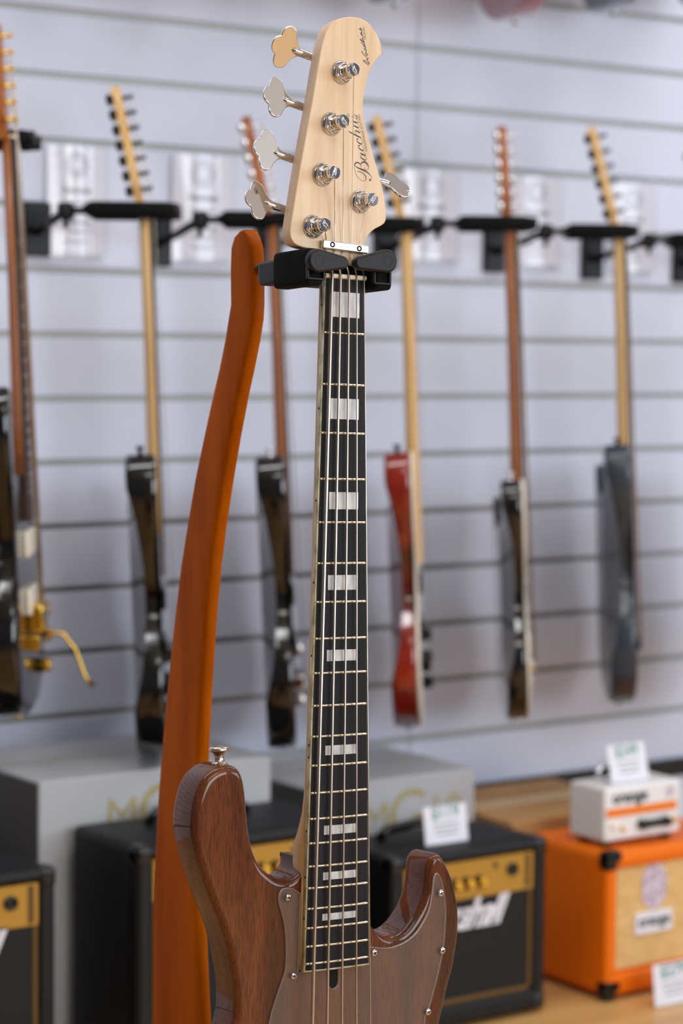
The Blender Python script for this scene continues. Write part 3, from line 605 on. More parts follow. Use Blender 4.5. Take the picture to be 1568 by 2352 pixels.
# ================================================================== GUITARS ON THE WALL
strat = [(0, 0), (-80, 6), (-138, 42), (-162, 100), (-152, 162), (-120, 215), (-114, 262), (-136, 322), (-152, 385), (-146, 435), (-122, 456), (-98, 438), (-85, 402), (-62, 372), (-30, 365), (30, 352), (66, 358), (92, 385), (112, 402), (133, 390), (140, 348), (124, 300), (112, 258), (118, 212), (148, 165), (163, 108), (150, 48), (86, 8)]
AZ0 = 0.60
def guitar(label, nut, hor, bot, head, Yp, bodym, neckm, boardm, hw_m, bw=45, dphi=0.0, headang=12, ntun=6, keyside=None, top=None, hw2=None, blen=None, backkeys=True, knobs=True, headlen=None, group=None, extra=None):
    """nut / horn-top / bottom / headstock tip given as photo pixels on the hanging plane Yp"""
    Tn = atY(*nut, Yp); Bm = atY(*bot, Yp)
    zax = (Tn-Bm).normalized(); L = (Tn-Bm).length
    az = AZ0+dphi; n = Vector((cos(az), -sin(az), 0)); n = (n-zax*n.dot(zax)).normalized()   # front normal
    x = n.cross(zax).normalized()                                                            # treble side, seen from the front
    x = -x if x.y < 0 else x
    mw = Matrix(((x.x, -n.x, zax.x, Bm.x), (x.y, -n.y, zax.y, Bm.y), (x.z, -n.z, zax.z, Bm.z), (0, 0, 0, 1)))
    # local frame: X treble side, -Y front, Z up the neck
    g = thing('electric_guitar', label, 'guitar', mw, group)
    hy = (atY(*hor, Yp)-Bm).dot(zax); k = hy/0.456
    P = lambda mb, nm, m, pr=g, lb=None: mb.build(nm, m, pr, label=lb)
    t = bw/1000; f0 = -t/2
    pts = spline([(a/1000*min(k, 1.05), b/1000*k) for a, b in strat], 5)
    bm_ = MB().prism(pts, -t/2, t/2, 0.007, 4, mp=lambda a, b, c_: (a, -c_, b))
    def belly(v):   # belly cut on the bass side of the back
        d = max(0, min(1, (-0.035-v.x)/0.09))*max(0, 1-((v.z-0.25*k)/(0.16*k))**2) if v.y > 0 else 0
        return Vector((v.x, v.y-d*0.022*(v.y/(t/2)), v.z))
    bm2 = bmesh.new(); vv = [bm2.verts.new(v) for v in bm_.v]
    for f_ in bm_.f: bm2.faces.new([vv[i] for i in f_])
    bmesh.ops.triangulate(bm2, faces=[f for f in bm2.faces if len(f.verts) > 4]); bmesh.ops.recalc_face_normals(bm2, faces=bm2.faces)
    for _ in range(4):
        bm2.normal_update(); ed = list({e_ for f_ in bm2.faces if abs(f_.normal.y) > 0.95 and f_.calc_center_median().y > 0 for e_ in f_.edges if e_.calc_length() > 0.03})
        if not ed: break
        bmesh.ops.subdivide_edges(bm2, edges=ed, cuts=1); bmesh.ops.triangulate(bm2, faces=[f for f in bm2.faces if len(f.verts) > 3 and abs(f.normal.y) > 0.95])
    for v in bm2.verts: v.co = belly(v.co)
    bm2.verts.index_update(); b3 = MB(); b3.add([v.co.copy() for v in bm2.verts], [[v.index for v in f.verts] for f in bm2.faces], [True for f in bm2.faces]); bm2.free()
    bod = P(b3, 'body', bodym); bod.data.set_sharp_from_angle(angle=radians(35))
    if top:
        P(MB().prism([(a*1.002, b*1.001) for a, b in pts], -t/2-0.004, -t/2+0.001, 0.001, 2, mp=lambda a, b, c_: (a, c_, b)), 'top', top); f0 -= 0.004
    # neck and board
    bz0 = 0.33*k; se = []
    for z, w_, d in ((bz0, 28, 22), (0.40*k, 27.5, 17), (L*0.75, 25, 14), (L, 21.5, 14)):
        se.append([Vector((w_/1000*cos(tt), f0-0.002+d/1000*sin(tt), z)) for tt in [pi*j/10 for j in range(11)]])
    P(MB().loft(se), 'neck', neckm)
    fbm = (MB().loft([[Vector((s_*w_, y, z)) for s_, y in ((-1, f0-0.0015), (1, f0-0.0015), (1, f0-0.0075), (-1, f0-0.0075))] for z, w_ in ((0.265*k, 0.0285), (L, 0.0215))], smooth=False))
    fy_ = f0-0.0075
    for j in range(1, 22):
        zz = L-(L-0.10*k)*(1-2**(-j/12)); fbm.box((-0.023, fy_-0.001, zz-0.001), (0.023, fy_+0.0005, zz+0.001), mi=1)
    P(fbm, 'fretboard', [boardm, M['fret']])
    # headstock
    ht = atY(*head, Yp); hl = headlen or (ht-Tn).length; ha = radians(headang); hd_ = Vector((0, sin(ha), cos(ha))); hn = Vector((0, -cos(ha), sin(ha)))
    ho = Vector((0, f0+0.002, L-0.002))
    hp = spline([(-21, 0, 'c'), (-24, 20), (-34, 45), (-30, 100), (-22, 170), (-5, 192), (10, 185), (14, 160), (18, 100), (22, 40), (21, 0, 'c')], 4)
    hmap = lambda a, b, c_: tuple(ho+Vector((a/1000, 0, 0))+hd_*(b/1000*hl/0.19)+hn*(c_))
    P(MB().prism(hp, -0.013, 0.001, 0.001, 2, mp=hmap), 'headstock', neckm)
    for j in range(ntun):
        b_ = 32+j*(140/(ntun-1)); a_ = -20+j*2.2
        o_ = Vector(hmap(a_, b_, 0.001)); q = P(MB().lathe([(0.005, 0), (0.005, 0.003), (0.0028, 0.004), (0.0028, 0.012), (0.0036, 0.0135), (0.0036, 0.016)], o_, hn, 12), 'tuner', hw_m)
        ob = Vector(hmap(a_-6, b_, -0.014))
        P(MB().lathe([(0.0085, 0), (0.0085, 0.006), (0.005, 0.008)], ob, -hn, 12).tube([ob-hn*0.003, ob-hn*0.003+Vector((-0.014, 0, 0))], 0.0022, 8), 'tuner_housing', hw_m, q)
        kc = ob-hn*0.003+Vector((-0.021, 0, 0))
        P(MB().lathe([(0.001, -0.008), (0.0055, -0.005), (0.0065, 0), (0.0055, 0.005), (0.001, 0.008)], kc, hd_, 12), 'tuning_key', hw_m, q)
    P(MB().box((-0.0215, fy_-0.002, L-0.002), (0.0215, f0-0.0015, L+0.003)), 'nut', M['bone'])
    for j in range(6):
        xx = -0.0175+j*0.007; P(MB().tube([(xx*1.5, fy_-0.010, 0.10*k), (xx, fy_-0.003, L)]+[tuple(Vector(hmap(-20+j*2.2+3, 32+j*26, 0.009)))], 0.0006, 5), 'string', M['string'])
    hm = hw2 or hw_m
    for zz in (0.155*k, 0.235*k): P(MB().box((-0.042, f0-0.007, zz-0.018), (0.042, f0+0.001, zz+0.018), 0.003), 'pickup', M['gloss_black'] if hw_m is not M['brass'] else M['cream'])
    P(MB().box((-0.04, f0-0.016, 0.088*k), (0.04, f0+0.001, 0.108*k), 0.002), 'bridge', hm)
    if knobs:
        for xx, zz in ((0.085, 0.13), (0.10, 0.09), (0.075, 0.05)): P(MB().lathe([(0.011, 0), (0.010, 0.016), (0.009, 0.018)], (xx, f0, zz*k), (0, -1, 0), 16), 'knob', hm)
    for oo, ax in (((0, 0, 0.001), (0, 0, -1)), ((-0.122*min(k, 1.05), 0, hy-0.001), (0, 0, 1))):
        P(MB().lathe([(0.006, -0.002), (0.0035, 0.003), (0.0032, 0.007), (0.0065, 0.010), (0.006, 0.013)], oo, ax, 14), 'strap_button', hm)
    return g, k, f0, P
HY = 2.975
GN = 'guitars hanging in a row on the slat wall'
g1, k1, f1_, P1 = guitar('glossy black electric guitar with gold hardware cut off by the left edge', (-14, 318), (8, 880), (42, 1630), (4, 60), 2.90, M['gloss_black'], M['brown_neck'], M['rosewood'], M['brass'], dphi=0.0, headang=2, group=GN)
P1(MB().tube([(0.045, f1_-0.014, 0.10*k1), (0.050, f1_-0.04, 0.098*k1), (0.055, f1_-0.055, 0.075*k1), (0.058, f1_-0.068, 0.035), (0.06, f1_-0.078, 0.02)], [0.003, 0.003, 0.003, 0.0028, 0.0045], 10), 'tremolo_arm', M['brass'])
P1(MB().box((-0.03, f1_-0.022, 0.112*k1), (0.03, f1_+0.001, 0.150*k1), 0.004), 'tremolo_block', M['brass'])
g2, *_ = guitar('black seven-tuner guitar with pale maple neck hanging left of the orange stand', (302, 482), (324, 1030), (350, 1722), (268, 193), HY, M['gloss_black'], M['bg_maple'], M['rosewood'], M['black_metal'], headang=10, ntun=7, group=GN, dphi=-0.06)
g3, *_ = guitar('glossy black guitar with brown neck between the orange stand and bass neck', (595, 505), (617, 1032), (647, 1702), (570, 262), HY, M['gloss_black'], M['brown_neck'], M['rosewood'], M['chrome'], headang=10, group=GN, dphi=-0.02)
g4, *_ = guitar('cherry red guitar with a pale top and maple neck just right of the bass neck', (897, 500), (915, 1025), (936, 1655), (853, 262), HY, M['red'], M['bg_maple'], M['bg_maple'], M['black_metal'], headang=12, top=M['cream'], bw=42, group=GN, dphi=0.06)
g5, *_ = guitar('black guitar with cream-edged top and brown neck', (1143, 510), (1162, 1088), (1178, 1640), (1152, 292), HY, M['gloss_black'], M['brown_neck'], M['rosewood'], M['chrome'], headang=1, top=M['cream'], bw=34, group=GN, dphi=0.02)
g6, *_ = guitar('slate-blue satin guitar with maple neck and black tuners near the right edge', (1392, 525), (1410, 1008), (1420, 1600), (1350, 290), HY, M['dark_blue'], M['bg_maple'], M['rosewood'], M['black_metal'], headang=12, group=GN, dphi=0.06, knobs=False)
g7, *_ = guitar('guitar cut off by the right edge, only its headstock tip in view', (1618, 550), (1640, 1030), (1650, 1620), (1566, 338), HY, M['gloss_black'], M['bg_maple'], M['rosewood'], M['black_metal'], headang=12, group=GN, dphi=0.06)
GU = 'guitars of the upper row with only their lower ends in view'
for lab, bx, by_, m_, dp in (('pink guitar body end hanging into the top of the photo', 1182, 42, M['pink'], -0.2), ('blue-grey guitar body end hanging into the top right of the photo', 1408, 24, M['blue'], -0.12), ('dark guitar whose strap button shows at the top edge beside the headstock', 905, 3, M['gloss_black'], -0.2),
    ('brown guitar of the upper row just above the photo, over the bass tuning keys', 640, -40, M['red'], -0.2), ('black guitar of the upper row just above the photo, over the orange stand', 400, -60, M['gloss_black'], -0.1), ('pink guitar of the upper row just above the photo, at far left', 160, -75, M['pink'], 0.0), ('blue guitar of the upper row just outside the top right corner', 1625, 10, M['blue'], -0.1)):
    guitar(lab, (bx-30, by_-1180), (bx-10, by_-640), (bx, by_), (bx-50, by_-1450), HY+0.02, m_, M['bg_maple'], M['rosewood'], M['chrome'], headang=12, group=GU, dphi=dp)

# hangers
def hanger(label, plate, elbow, y0, y1, Yp=HY, full=True):
    pc = atY(*plate, YW); mw = T(pc); h = thing('guitar_hanger', label, 'hanger', mw, 'guitar hangers on the slat wall')
    P = lambda mb, nm, m, pr=h: mb.build(nm, m, pr, off=pc)
    P(MB().box((pc.x-0.024, YW-0.012, pc.z-0.041), (pc.x+0.024, YW-0.0005, pc.z+0.041), 0.002), 'plate', M['black_metal'])
    az = AZ0; n = Vector((cos(az), -sin(az), 0)); s_ = Vector((sin(az), cos(az), 0))
    a = atY(*y1, Yp-0.03); b0 = atY(*y0, Yp+0.05)
    L = (a-b0).dot(n); a = b0+n*L
    e = Vector((b0.x-n.x*0.035, b0.y-n.y*0.035, b0.z))
    P(MB().tube([(pc.x, YW-0.01, pc.z-0.005), (pc.x+(e.x-pc.x)*0.5, YW+(e.y-YW)*0.5, pc.z+0.3*(e.z-pc.z)), e], 0.0065, 12), 'arm', M['black_metal'])
    P(MB().lathe([(0.011, -0.014), (0.013, -0.008), (0.013, 0.008), (0.009, 0.012)], e, (0, 0, 1), 16).lathe([(0.004, 0), (0.004, 0.012)], e-Vector((0, 0, 0.026)), (0, 0, 1), 10), 'swivel', M['black_plastic'])
    yk = P(MB().tube([e, b0], 0.0055, 10).tube([b0-s_*0.036, b0+s_*0.036], 0.008, 10), 'yoke', M['black_metal'])
    for sg in (-1, 1):
        o_ = b0+s_*0.036*sg
        P(MB().tube([o_, o_+n*0.006, o_+n*(L-0.01), o_+n*L], [0.010, 0.0125, 0.0125, 0.011], 16), 'foam_sleeve', M['foam'], yk)
        P(MB().lathe([(0.011, 0), (0.011, 0.008), (0.009, 0.009)], o_+n*(L+0.0005), n, 16), 'end_cap', M['black_plastic'], yk)
hanger('black guitar hanger at the far left edge holding the gold-hardware guitar', (-150, 365), (0, 0), (-30, 322), (62, 306), 2.90)
hanger('black guitar hanger left of the orange stand holding the seven-tuner guitar', (78, 527), (0, 0), (205, 484), (398, 480))
hanger('black guitar hanger just left of the bass headstock holding the brown-necked black guitar', (357, 553), (0, 0), (512, 505), (690, 507))
hanger('black guitar hanger behind the bass headstock holding the cherry red guitar', (612, 562), (0, 0), (800, 517), (960, 517))
hanger('black guitar hanger right of the bass headstock holding the cream-edged black guitar', (880, 566), (0, 0), (1052, 514), (1218, 512))
hanger('black guitar hanger near the right edge holding the slate-blue guitar', (1131, 572), (0, 0), (1300, 532), (1450, 530))
hanger('black guitar hanger partly cut off by the right edge of the photo', (1354, 590), (0, 0), (1535, 552), (1680, 550))
hanger('black hanger plate at the right edge of the photo whose guitar is out of frame', (1562, 600), (0, 0), (1730, 565), (1880, 560))

# notice holders on the wall
def notice(label, x0, x1, y0, y1, bow):
    a = atY(x0, y0, YW-0.006); b = atY(x1, y0+(x1-x0)*0.07, YW-0.006); c_ = atY(x0, y1, YW-0.006)
    X0, X1, Zt, Zb = a.x, b.x, a.z, c_.z; W = X1-X0; H = Zt-Zb; cx = (X0+X1)/2
    g = thing('notice', label, 'notice', T((cx, YW-0.006, Zb)), 'printed notices in clear holders between the hangers'); off = Vector((cx, YW-0.006, Zb))
    P = lambda mb, nm, m, pr=g: mb.build(nm, m, pr, off=off)
    P(MB().box((X0+0.003, YW-0.0065, Zb+0.004), (X1-0.003, YW-0.006, Zt-0.002)), 'sheet', M['paper'])
    n = 14; vs = []
    for i in range(n+1):
        x = X0+W*i/n; d = bow*sin(pi*i/n); vs += [(x, YW-0.008-d, Zb), (x, YW-0.008-d, Zt), (x, YW-0.0095-d, Zb), (x, YW-0.0095-d, Zt)]
    fs_ = []
    for i in range(n):
        j = 4*i; fs_ += [(j, j+4, j+5, j+1), (j+2, j+3, j+7, j+6), (j+1, j+5, j+7, j+3), (j, j+2, j+6, j+4)]
    fs_ += [(0, 1, 3, 2), (4*n, 4*n+2, 4*n+3, 4*n+1)]
    MB().add(vs, fs_, True).build('clear_cover', M['clear_holder'], g, off=off, autosmooth=40)
    P(MB().box((X0, YW-0.016, Zb-0.003), (X1, YW-0.0005, Zb)), 'holder_ledge', M['clear_holder'])
    ec = Vector((cx, YW-0.0068, Zt-H*0.17)); em = MB(); nn = 32
    for r0, r1 in ((0.185*W, 0.165*W), (0.09*W, 0.075*W)):
        em.add([(ec.x+r*cos(2*pi*j/nn), ec.y, ec.z+r*sin(2*pi*j/nn)) for r in (r0, r1) for j in range(nn)], [(j, (j+1) % nn, nn+(j+1) % nn, nn+j) for j in range(nn)])
    for j in range(20):
        t = 2*pi*j/20; em.box((ec.x+0.128*W*cos(t)-0.0012, ec.y-0.0001, ec.z+0.128*W*sin(t)-0.002), (ec.x+0.128*W*cos(t)+0.0012, ec.y, ec.z+0.128*W*sin(t)+0.002))
    P(em, 'emblem', M['print_grey'])
    tx = MB(); add_text(tx, 'Внимание', 0.014, (cx-0.24*W, YW-0.0068, Zt-H*0.42), (1, 0, 0), (0, 0, 1), 0.0001, fit=0.48*W, offset=0.0004); P(tx, 'heading', M['print_dark'])
    tl = MB()
    for k, (wd) in enumerate((0.4, 0.34, 0.42, 0.3, 0.36)):
        zz = Zt-H*(0.52+0.085*k)
        tl.box((cx-wd*W/2, YW-0.0069, zz-0.0016), (cx+wd*W/2, YW-0.0067, zz+0.0016))
    P(tl, 'text_lines', M['print_grey'])
M['clear_holder'] = clear('clear_holder', 0.12, (0.99, 0.99, 1, 1), 1.75, 0.03)
notice('white notice in a clear holder at far left between the first two hangers', 105, 245, 330, 588, 0.012)
notice('white notice in a clear holder just left of the bass tuning keys', 392, 538, 352, 600, 0.010)
notice('glaring white notice in a clear holder right of the bass headstock', 925, 1055, 388, 598, 0.016)
notice('white notice in a clear holder between the cream-edged and slate-blue guitars', 1175, 1290, 402, 612, 0.012)
notice('faint white notice in a clear holder right of the slate-blue guitar', 1402, 1505, 420, 625, 0.008)

# ================================================================== AMPLIFIERS, CARTONS
def practice_amp(label, corner, W, H, D, Yf, right_edge=False, knob_x=None, group=None):
    """front face parallel to the wall at Y=Yf; corner = photo pixel of a top front corner"""
    c_ = atY(*corner, Yf); X0 = c_.x-W if right_edge else c_.x; X1 = X0+W; H = c_.z; base = Vector(((X0+X1)/2, Yf+D/2, 0))
    g = thing('guitar_amplifier', label, 'amplifier', T(base), group)
    P = lambda mb, nm, m, pr=g, lb=None: mb.build(nm, m, pr, off=base, label=lb)
    b = 0.026
    cab = MB().box((X0, Yf+0.006, 0.006), (X1, Yf+D, H), 0.012)
    for lo, hi in (((X0, H-b*0.75), (X1, H)), ((X0, 0.006), (X1, 0.006+b*1.3)), ((X0, 0.012), (X0+b, H)), ((X1-b, 0.006), (X1, H))): cab.box((lo[0], Yf, lo[1]), (hi[0], Yf+0.03, hi[1]), 0.009)
    P(cab, 'cabinet', M['tolex'])
    for xx in (X0, X1):
        for zz in (0.006, H): 
            x_ = xx+(0.012 if xx == X0 else -0.012); z_ = zz+(0.014 if zz < 0.1 else -0.014)
            P(MB().box((x_-0.013, Yf-0.001, z_-0.015), (x_+0.013, Yf+0.034, z_+0.015), 0.008), 'corner_cap', M['tolex_cap'])
    xi0, xi1 = X0+b, X1-b; pz1 = H-b*0.75; pz0 = pz1-0.058
    pn = P(MB().box((xi0, Yf+0.004, pz0), (xi1, Yf+0.014, pz1)), 'control_panel', M['gold_panel'])
    P(MB().box((xi1-0.016, Yf+0.0035, pz0+0.003), (xi1-0.006, Yf+0.0045, pz1-0.003)), 'panel_border', M['gold_trim'], pn)
    jx = xi1-0.042
    P(MB().lathe([(0.010, 0), (0.010, 0.004), (0.006, 0.005), (0.0058, 0.001)], (jx, Yf+0.004, (pz0+pz1)/2+0.006), (0, -1, 0), 20), 'input_jack', M['tolex_cap'], pn)
    for k in range(3):
        P(MB().lathe([(0.0085, 0), (0.0078, 0.012), (0.006, 0.0145)], (xi1-0.105-k*0.024, Yf+0.004, pz0+0.024), (0, -1, 0), 18), 'knob', M['brass'], pn)
        P(MB().lathe([(0.0105, 0), (0.0105, 0.0016)], (xi1-0.105-k*0.024-0.003, Yf+0.004, pz0+0.024), (0, -1, 0), 18), 'knob_skirt', M['tolex_cap'], pn)
    for dx in (0.075, 0.18): P(MB().lathe([(0.004, 0), (0.004, 0.003)], (xi1-dx, Yf+0.004, pz0+0.045), (0, -1, 0), 12), 'push_button', M['gold_trim'], pn)
    gz0 = 0.006+b*1.3; P(MB().box((xi0, Yf+0.008, gz0), (xi1, Yf+0.016, pz0-0.001)), 'grille', M['black_grille'])
    tr = MB()
    for lo, hi in (((xi0, gz0), (xi0+0.008, pz0)), ((xi1-0.008, gz0), (xi1, pz0)), ((xi0, gz0), (xi1, gz0+0.008))): tr.box((lo[0], Yf+0.004, lo[1]), (hi[0], Yf+0.0155, hi[1]), 0.0015)
    P(tr, 'piping', M['gold_trim'])
    lg = MB(); lw = min(0.20, W*0.62); add_text(lg, 'Marshall', 0.06, (xi1-0.045-lw, Yf+0.006, pz0-0.044), (1, 0, 0), (0, 0, 1), 0.002, fit=lw, shear=0.45, offset=0.0022, spacing=0.84)
    P(lg, 'logo', M['white_plastic'], g, 'white script maker name on the grille')
    cx = (X0+X1)/2
    P(MB().tube([(cx-0.085, Yf+D*0.72, H+0.002), (cx-0.07, Yf+D*0.72, H+0.014), (cx, Yf+D*0.72, H+0.020), (cx+0.07, Yf+D*0.72, H+0.014), (cx+0.085, Yf+D*0.72, H+0.002)], 0.008, 10), 'handle', M['tolex_cap'])
    for sx in (X0+0.03, X1-0.03):
        for sy in (Yf+0.04, Yf+D-0.03): P(MB().lathe([(0.006, 0), (0.006, 0.013)], (sx, sy, 0), (0, 0, 1), 12), 'rubber_foot', M['tolex_cap'])
    return X0, H
AG = 'black and gold practice amplifiers on the floor'
practice_amp('black and gold practice amplifier cut off by the left edge of the photo', (130, 1990), 0.36, 0.325, 0.17, 2.74, True, group=AG)
practice_amp('black and gold practice amplifier standing behind the orange stand and walnut body', (318, 1950), 0.36, 0.345, 0.19, 2.68, False, group=AG)
mx0, AH = practice_amp('black and gold practice amplifier with a white price card standing on top', (1258, 1922), 0.30, 0.27, 0.17, 2.68, True, group=AG)

def carton(label, x0px, x1px, ypx, Yf, depth, text=True, name='carton'):
    a = atY(x0px, ypx, Yf); b = atY(x1px, ypx, Yf); X0, X1, H = a.x, b.x, a.z; base = Vector(((X0+X1)/2, Yf+depth/2, 0))
    g = thing(name, label, 'box', T(base)); P = lambda mb, nm, m, lb=None: mb.build(nm, m, g, off=base, label=lb)
    return g, P, X0, X1, H, base
for lab, x0, x1, yy, Yf, dp in (('large white carton with gold letters MG behind the orange stand', 90, 622, 1797, 2.885, 0.28), ('white carton with gold letters MG behind the price card and the bass neck', 708, 1090, 1812, 2.93, 0.25)):
    g, P, X0, X1, H, base = carton(lab, x0, x1, yy, Yf, dp)
    P(MB().box((X0, Yf, 0), (X1, Yf+dp, H), 0.003), 'box_shell', M['box_white'])
    P(MB().box((X0-0.0008, Yf+0.004, 0.003), (X0+0.001, Yf+dp-0.004, H-0.004)), 'shaded_side', M['box_shaded'], 'carton side with its shade painted in grey')  # thin grey sheet paints the shade on the carton's left side
    P(MB().box(((X0), Yf+dp*0.5-0.02, H), (X1, Yf+dp*0.5+0.02, H+0.0006)), 'tape', M['tape'])
    tx = MB(); sx = atY(240 if x0 < 300 else 828, 1870, Yf).x; zb = H-0.088
    add_text(tx, 'M', 0.075, (sx, Yf-0.0003, zb), (1, 0, 0), (0, 0, 1), 0.0002); add_text(tx, 'G', 0.115, (sx+0.052, Yf-0.0003, zb-0.012), (1, 0, 0), (0, 0, 1), 0.0002)
    add_text(tx, '10', 0.075, (sx+0.132, Yf-0.0003, zb), (1, 0, 0), (0, 0, 1), 0.0002)
    P(tx, 'lettering', M['gold_print'], 'gold letters on the carton front')
g, P, X0, X1, H, base = carton('pale carton at the left edge behind the cut-off amplifier', -160, 18, 1800, 2.80, 0.2)
P(MB().box((X0, 2.80+0.14, 0), (X1, 2.80+0.34, H), 0.003), 'box_shell', M['box_white']); P(MB().box((X0, 2.84+0.19, H), (X1, 2.84+0.22, H+0.0006)), 'tape', M['tape'])
g, P, X0, X1, H, base = carton('brown cardboard box between the black amplifier and the orange cabinet', 1176, 1500, 1890, 2.87, 0.27, name='cardboard_box')
P(MB().box((X0, 2.87, 0), (X1, 2.87+0.27, H), 0.003), 'box_shell', M['cardboard'])
P(MB().box((X0, 2.87+0.11, H), (X1, 2.87+0.16, H+0.0006)), 'tape', mat('brown_tape', '#c7a365', 0.35))
tx = MB(); add_text(tx, 'GUITAR AMP', 0.03, (X0+0.075, 2.8695, H-0.05), (1, 0, 0), (0, 0, 1), 0.0002, offset=0.0008); P(tx, 'lettering', M['print_dark'])

# orange speaker cabinet
Yf = 2.665; c0 = atY(1397, 1962, Yf); X0 = c0.x; W, H, D = 0.31, c0.z, 0.20; X1 = X0+W; base = Vector(((X0+X1)/2, Yf+D/2, 0))
g = thing('speaker_cabinet', 'bright orange speaker cabinet with tan grille and black corners at lower right', 'speaker cabinet', T(base))
P = lambda mb, nm, m, pr=None, lb=None: mb.build(nm, m, pr or g, off=base, label=lb)
b = 0.024; cab = MB().box((X0, Yf+0.008, 0.006), (X1, Yf+D, H), 0.014)
for lo, hi in (((X0, H-b*1.2), (X1, H)), ((X0, 0.006), (X1, 0.006+b*1.5)), ((X0, 0.006), (X0+b, H)), ((X1-b, 0.006), (X1, H))): cab.box((lo[0], Yf, lo[1]), (hi[0], Yf+0.03, hi[1]), 0.011)
P(cab, 'cabinet', M['orange'])
for xx in (X0, X1):
    for zz in (0.006, H):
        x_ = xx+(0.010 if xx == X0 else -0.010); z_ = zz+(0.012 if zz < 0.1 else -0.012)
        P(MB().box((x_-0.013, Yf-0.003, z_-0.018), (x_+0.013, Yf+0.024, z_+0.0145), 0.009).box((x_-0.013, Yf-0.003, z_-0.006), (x_+0.022, Yf+0.024, z_+0.0145), 0.009), 'corner_cap', M['tolex_cap'])
gr_ = P(MB().box((X0+b, Yf+0.006, 0.012+b*1.5), (X1-b, Yf+0.016, H-b*1.2)), 'grille', M['tan_cloth'])
sx = atY(1507, 2035, Yf); sh_ = spline([(0, -0.037), (-0.020, -0.028), (-0.027, -0.005), (-0.024, 0.018), (-0.016, 0.030), (0, 0.035), (0.016, 0.030), (0.024, 0.018), (0.027, -0.005), (0.020, -0.028)], 4)
P(MB().prism([(a, b_) for a, b_ in sh_], 0, 0.002, 0.0005, 2, mp=lambda x, y, z: (sx.x+x, Yf+0.006-z, sx.z+y)), 'crest', M['crest'], gr_)
nx = atY(1504, 2117, Yf); pl = P(MB().box((nx.x-0.040, Yf+0.002, nx.z-0.017), (nx.x+0.040, Yf+0.006, nx.z+0.017), 0.001), 'name_plate', M['white_plastic'], gr_)
tx = MB(); add_text(tx, 'orange', 0.03, (nx.x-0.034, Yf+0.0018, nx.z-0.005), (1, 0, 0), (0, 0, 1), 0.0003, fit=0.068, offset=0.0008); P(tx, 'name', M['print_dark'], pl)
for sx_ in (X0+0.035, X1-0.035):
    for sy in (Yf+0.04, Yf+D-0.03): P(MB().lathe([(0.013, 0), (0.013, 0.008)], (sx_, sy, 0), (0, 0, 1), 12), 'rubber_foot', M['tolex_cap'])
HC = H

# small white amplifier head on the cabinet
Yh = 2.695; a = atY(1387, 1929, Yh); zf = HC+0.010; X0 = a.x; W, H, D = 0.165, 0.087, 0.085; X1 = X0+W; base = Vector(((X0+X1)/2, Yh+D/2, HC))
g = thing('amplifier_head', 'small white amplifier head with orange stripe on top of the orange cabinet', 'amplifier head', T(base))
P(MB().box((X0, Yh, zf), (X1, Yh+D, zf+H), 0.005), 'chassis', M['white_enamel'])
P(MB().box((X0+0.004, Yh-0.0012, zf+0.039), (X1-0.010, Yh+0.001, zf+0.053)), 'stripe', M['orange_stripe'])
tx = MB(); add_text(tx, 'orange', 0.03, (X0+0.016, Yh-0.0006, zf+0.061), (1, 0, 0), (0, 0, 1), 0.0004, fit=0.075, offset=0.0008); P(tx, 'name', M['print_dark'])
P(MB().lathe([(0.009, 0), (0.009, 0.0004)], (X1-0.025, Yh-0.0003, zf+0.069), (0, -1, 0), 20), 'crest', M['crest'])
P(MB().lathe([(0.007, 0), (0.0065, 0.003), (0.003, 0.006)], (X0+0.018, Yh, zf+0.026), (0, -1, 0), 18), 'pilot_lamp', M['pilot'])
P(MB().lathe([(0.004, 0), (0.004, 0.003), (0.002, 0.004), (0.002, 0.009)], (X0+0.038, Yh, zf+0.019), (0, -1, 0), 12), 'toggle_switch', M['brass'])
for k, r in enumerate((0.009, 0.007, 0.007, 0.009)): P(MB().lathe([(r, 0), (r*0.85, 0.012), (r*0.7, 0.013)], (X0+0.078+k*0.017, Yh, zf+0.022), (0, -1, 0), 18), 'knob', M['tolex_cap'])
P(MB().lathe([(0.005, 0), (0.005, 0.003), (0.003, 0.004)], (X1-0.014, Yh, zf+0.022), (0, -1, 0), 14), 'input_jack', M['brass'])
for sx_ in (X0+0.018, X1-0.018):
    for sy in (Yh+0.018, Yh+D-0.018): P(MB().lathe([(0.009, 0), (0.009, 0.0105)], (sx_, sy, HC), (0, 0, 1), 12), 'rubber_foot', M['tolex_cap'])
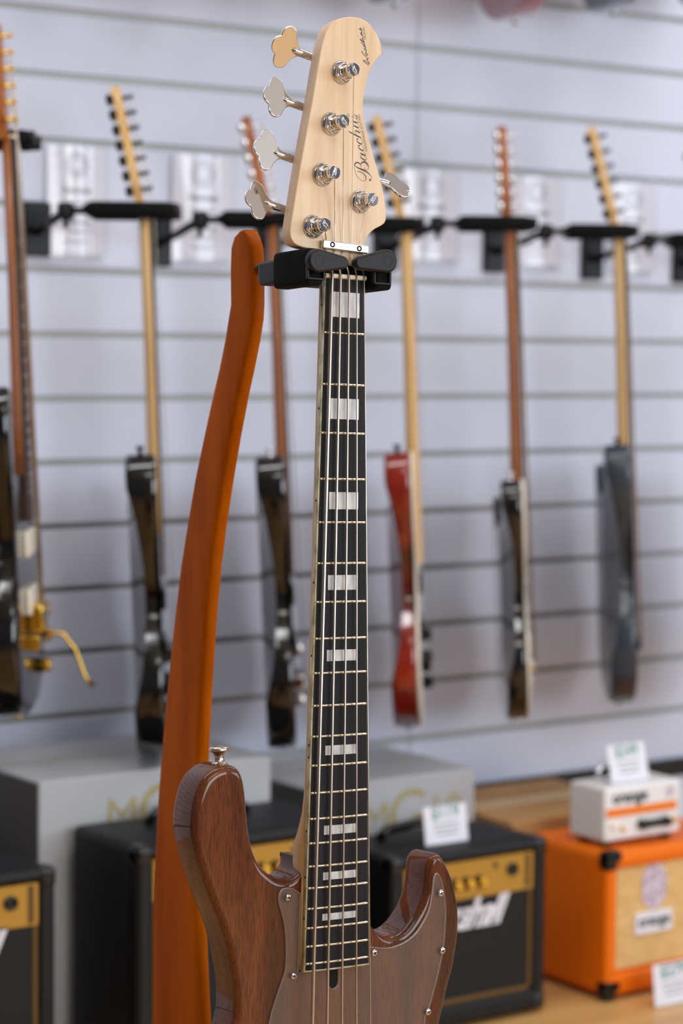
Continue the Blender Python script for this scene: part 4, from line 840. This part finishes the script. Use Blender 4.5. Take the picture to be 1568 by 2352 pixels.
P(MB().tube([(X0+0.03, Yh+D*0.6, zf+H-0.001), (X0+0.03, Yh+D*0.6, zf+H+0.018), (X0+0.045, Yh+D*0.6, zf+H+0.026), (X1-0.045, Yh+D*0.6, zf+H+0.026), (X1-0.03, Yh+D*0.6, zf+H+0.018), (X1-0.03, Yh+D*0.6, zf+H-0.001)], 0.004, 10), 'handle', M['chrome'])
HT = zf+H; HX0, HX1 = X0, X1

# price cards
def card(label, pc, w_, h_, txt, z0, lean=0.25, Yc=None, rz=0.0, holder=True):
    q = atY(*pc, Yc); u = Vector((cos(rz), sin(rz), 0)); nb = Vector((-sin(rz), cos(rz), 0)); v = (Vector((0, 0, cos(lean)))+nb*sin(lean)).normalized(); nn = u.cross(v)
    base = Vector((q.x, q.y, z0)); g = thing('price_card', label, 'price card', T(base), 'white price cards')
    mw = Matrix(((u.x, v.x, nn.x, 0), (u.y, v.y, nn.y, 0), (u.z, v.z, nn.z, 0), (0, 0, 0, 1))).to_3x3()
    def P(mb, nm, m): mb.v = [mw @ p for p in mb.v]; return mb.build(nm, m, g)
    P(MB().box((-w_/2, 0.001, -0.0004), (w_/2, h_, 0.0004)), 'sheet', M['paper'])
    t_ = MB(); add_text(t_, txt, 0.02, (-w_*0.32, h_*0.68, 0.0006), (1, 0, 0), (0, 1, 0), 0.0001, fit=w_*0.64, offset=0.0005); P(t_, 'price', M['print_green'])
    t_ = MB()
    for k in range(3): t_.box((-w_*(0.3-0.03*k), h_*(0.5-0.13*k), 0.0004), (w_*(0.3-0.02*k), h_*(0.5-0.13*k)+0.002, 0.0006))
    P(t_, 'small_print', M['print_grey'])
    P(MB().box((-w_*0.35, 0, -0.022), (w_*0.35, 0.002, 0.012), 0.0008), 'clear_foot', M['clear_holder'])
card('white price card standing on the black amplifier right of the bass body', (1027, 1923), 0.082, 0.058, '$119', AH+0.0005, 0.15, 2.725)
card('white price card propped on the small white amplifier head', (1448, 1785), 0.080, 0.062, '$249', HT+0.0005, 0.25, 2.715)
card('white price card on the floor against the orange cabinet, cut off at right edge', (1550, 2300), 0.085, 0.066, '$279', 0.0005, 0.12, 2.60)
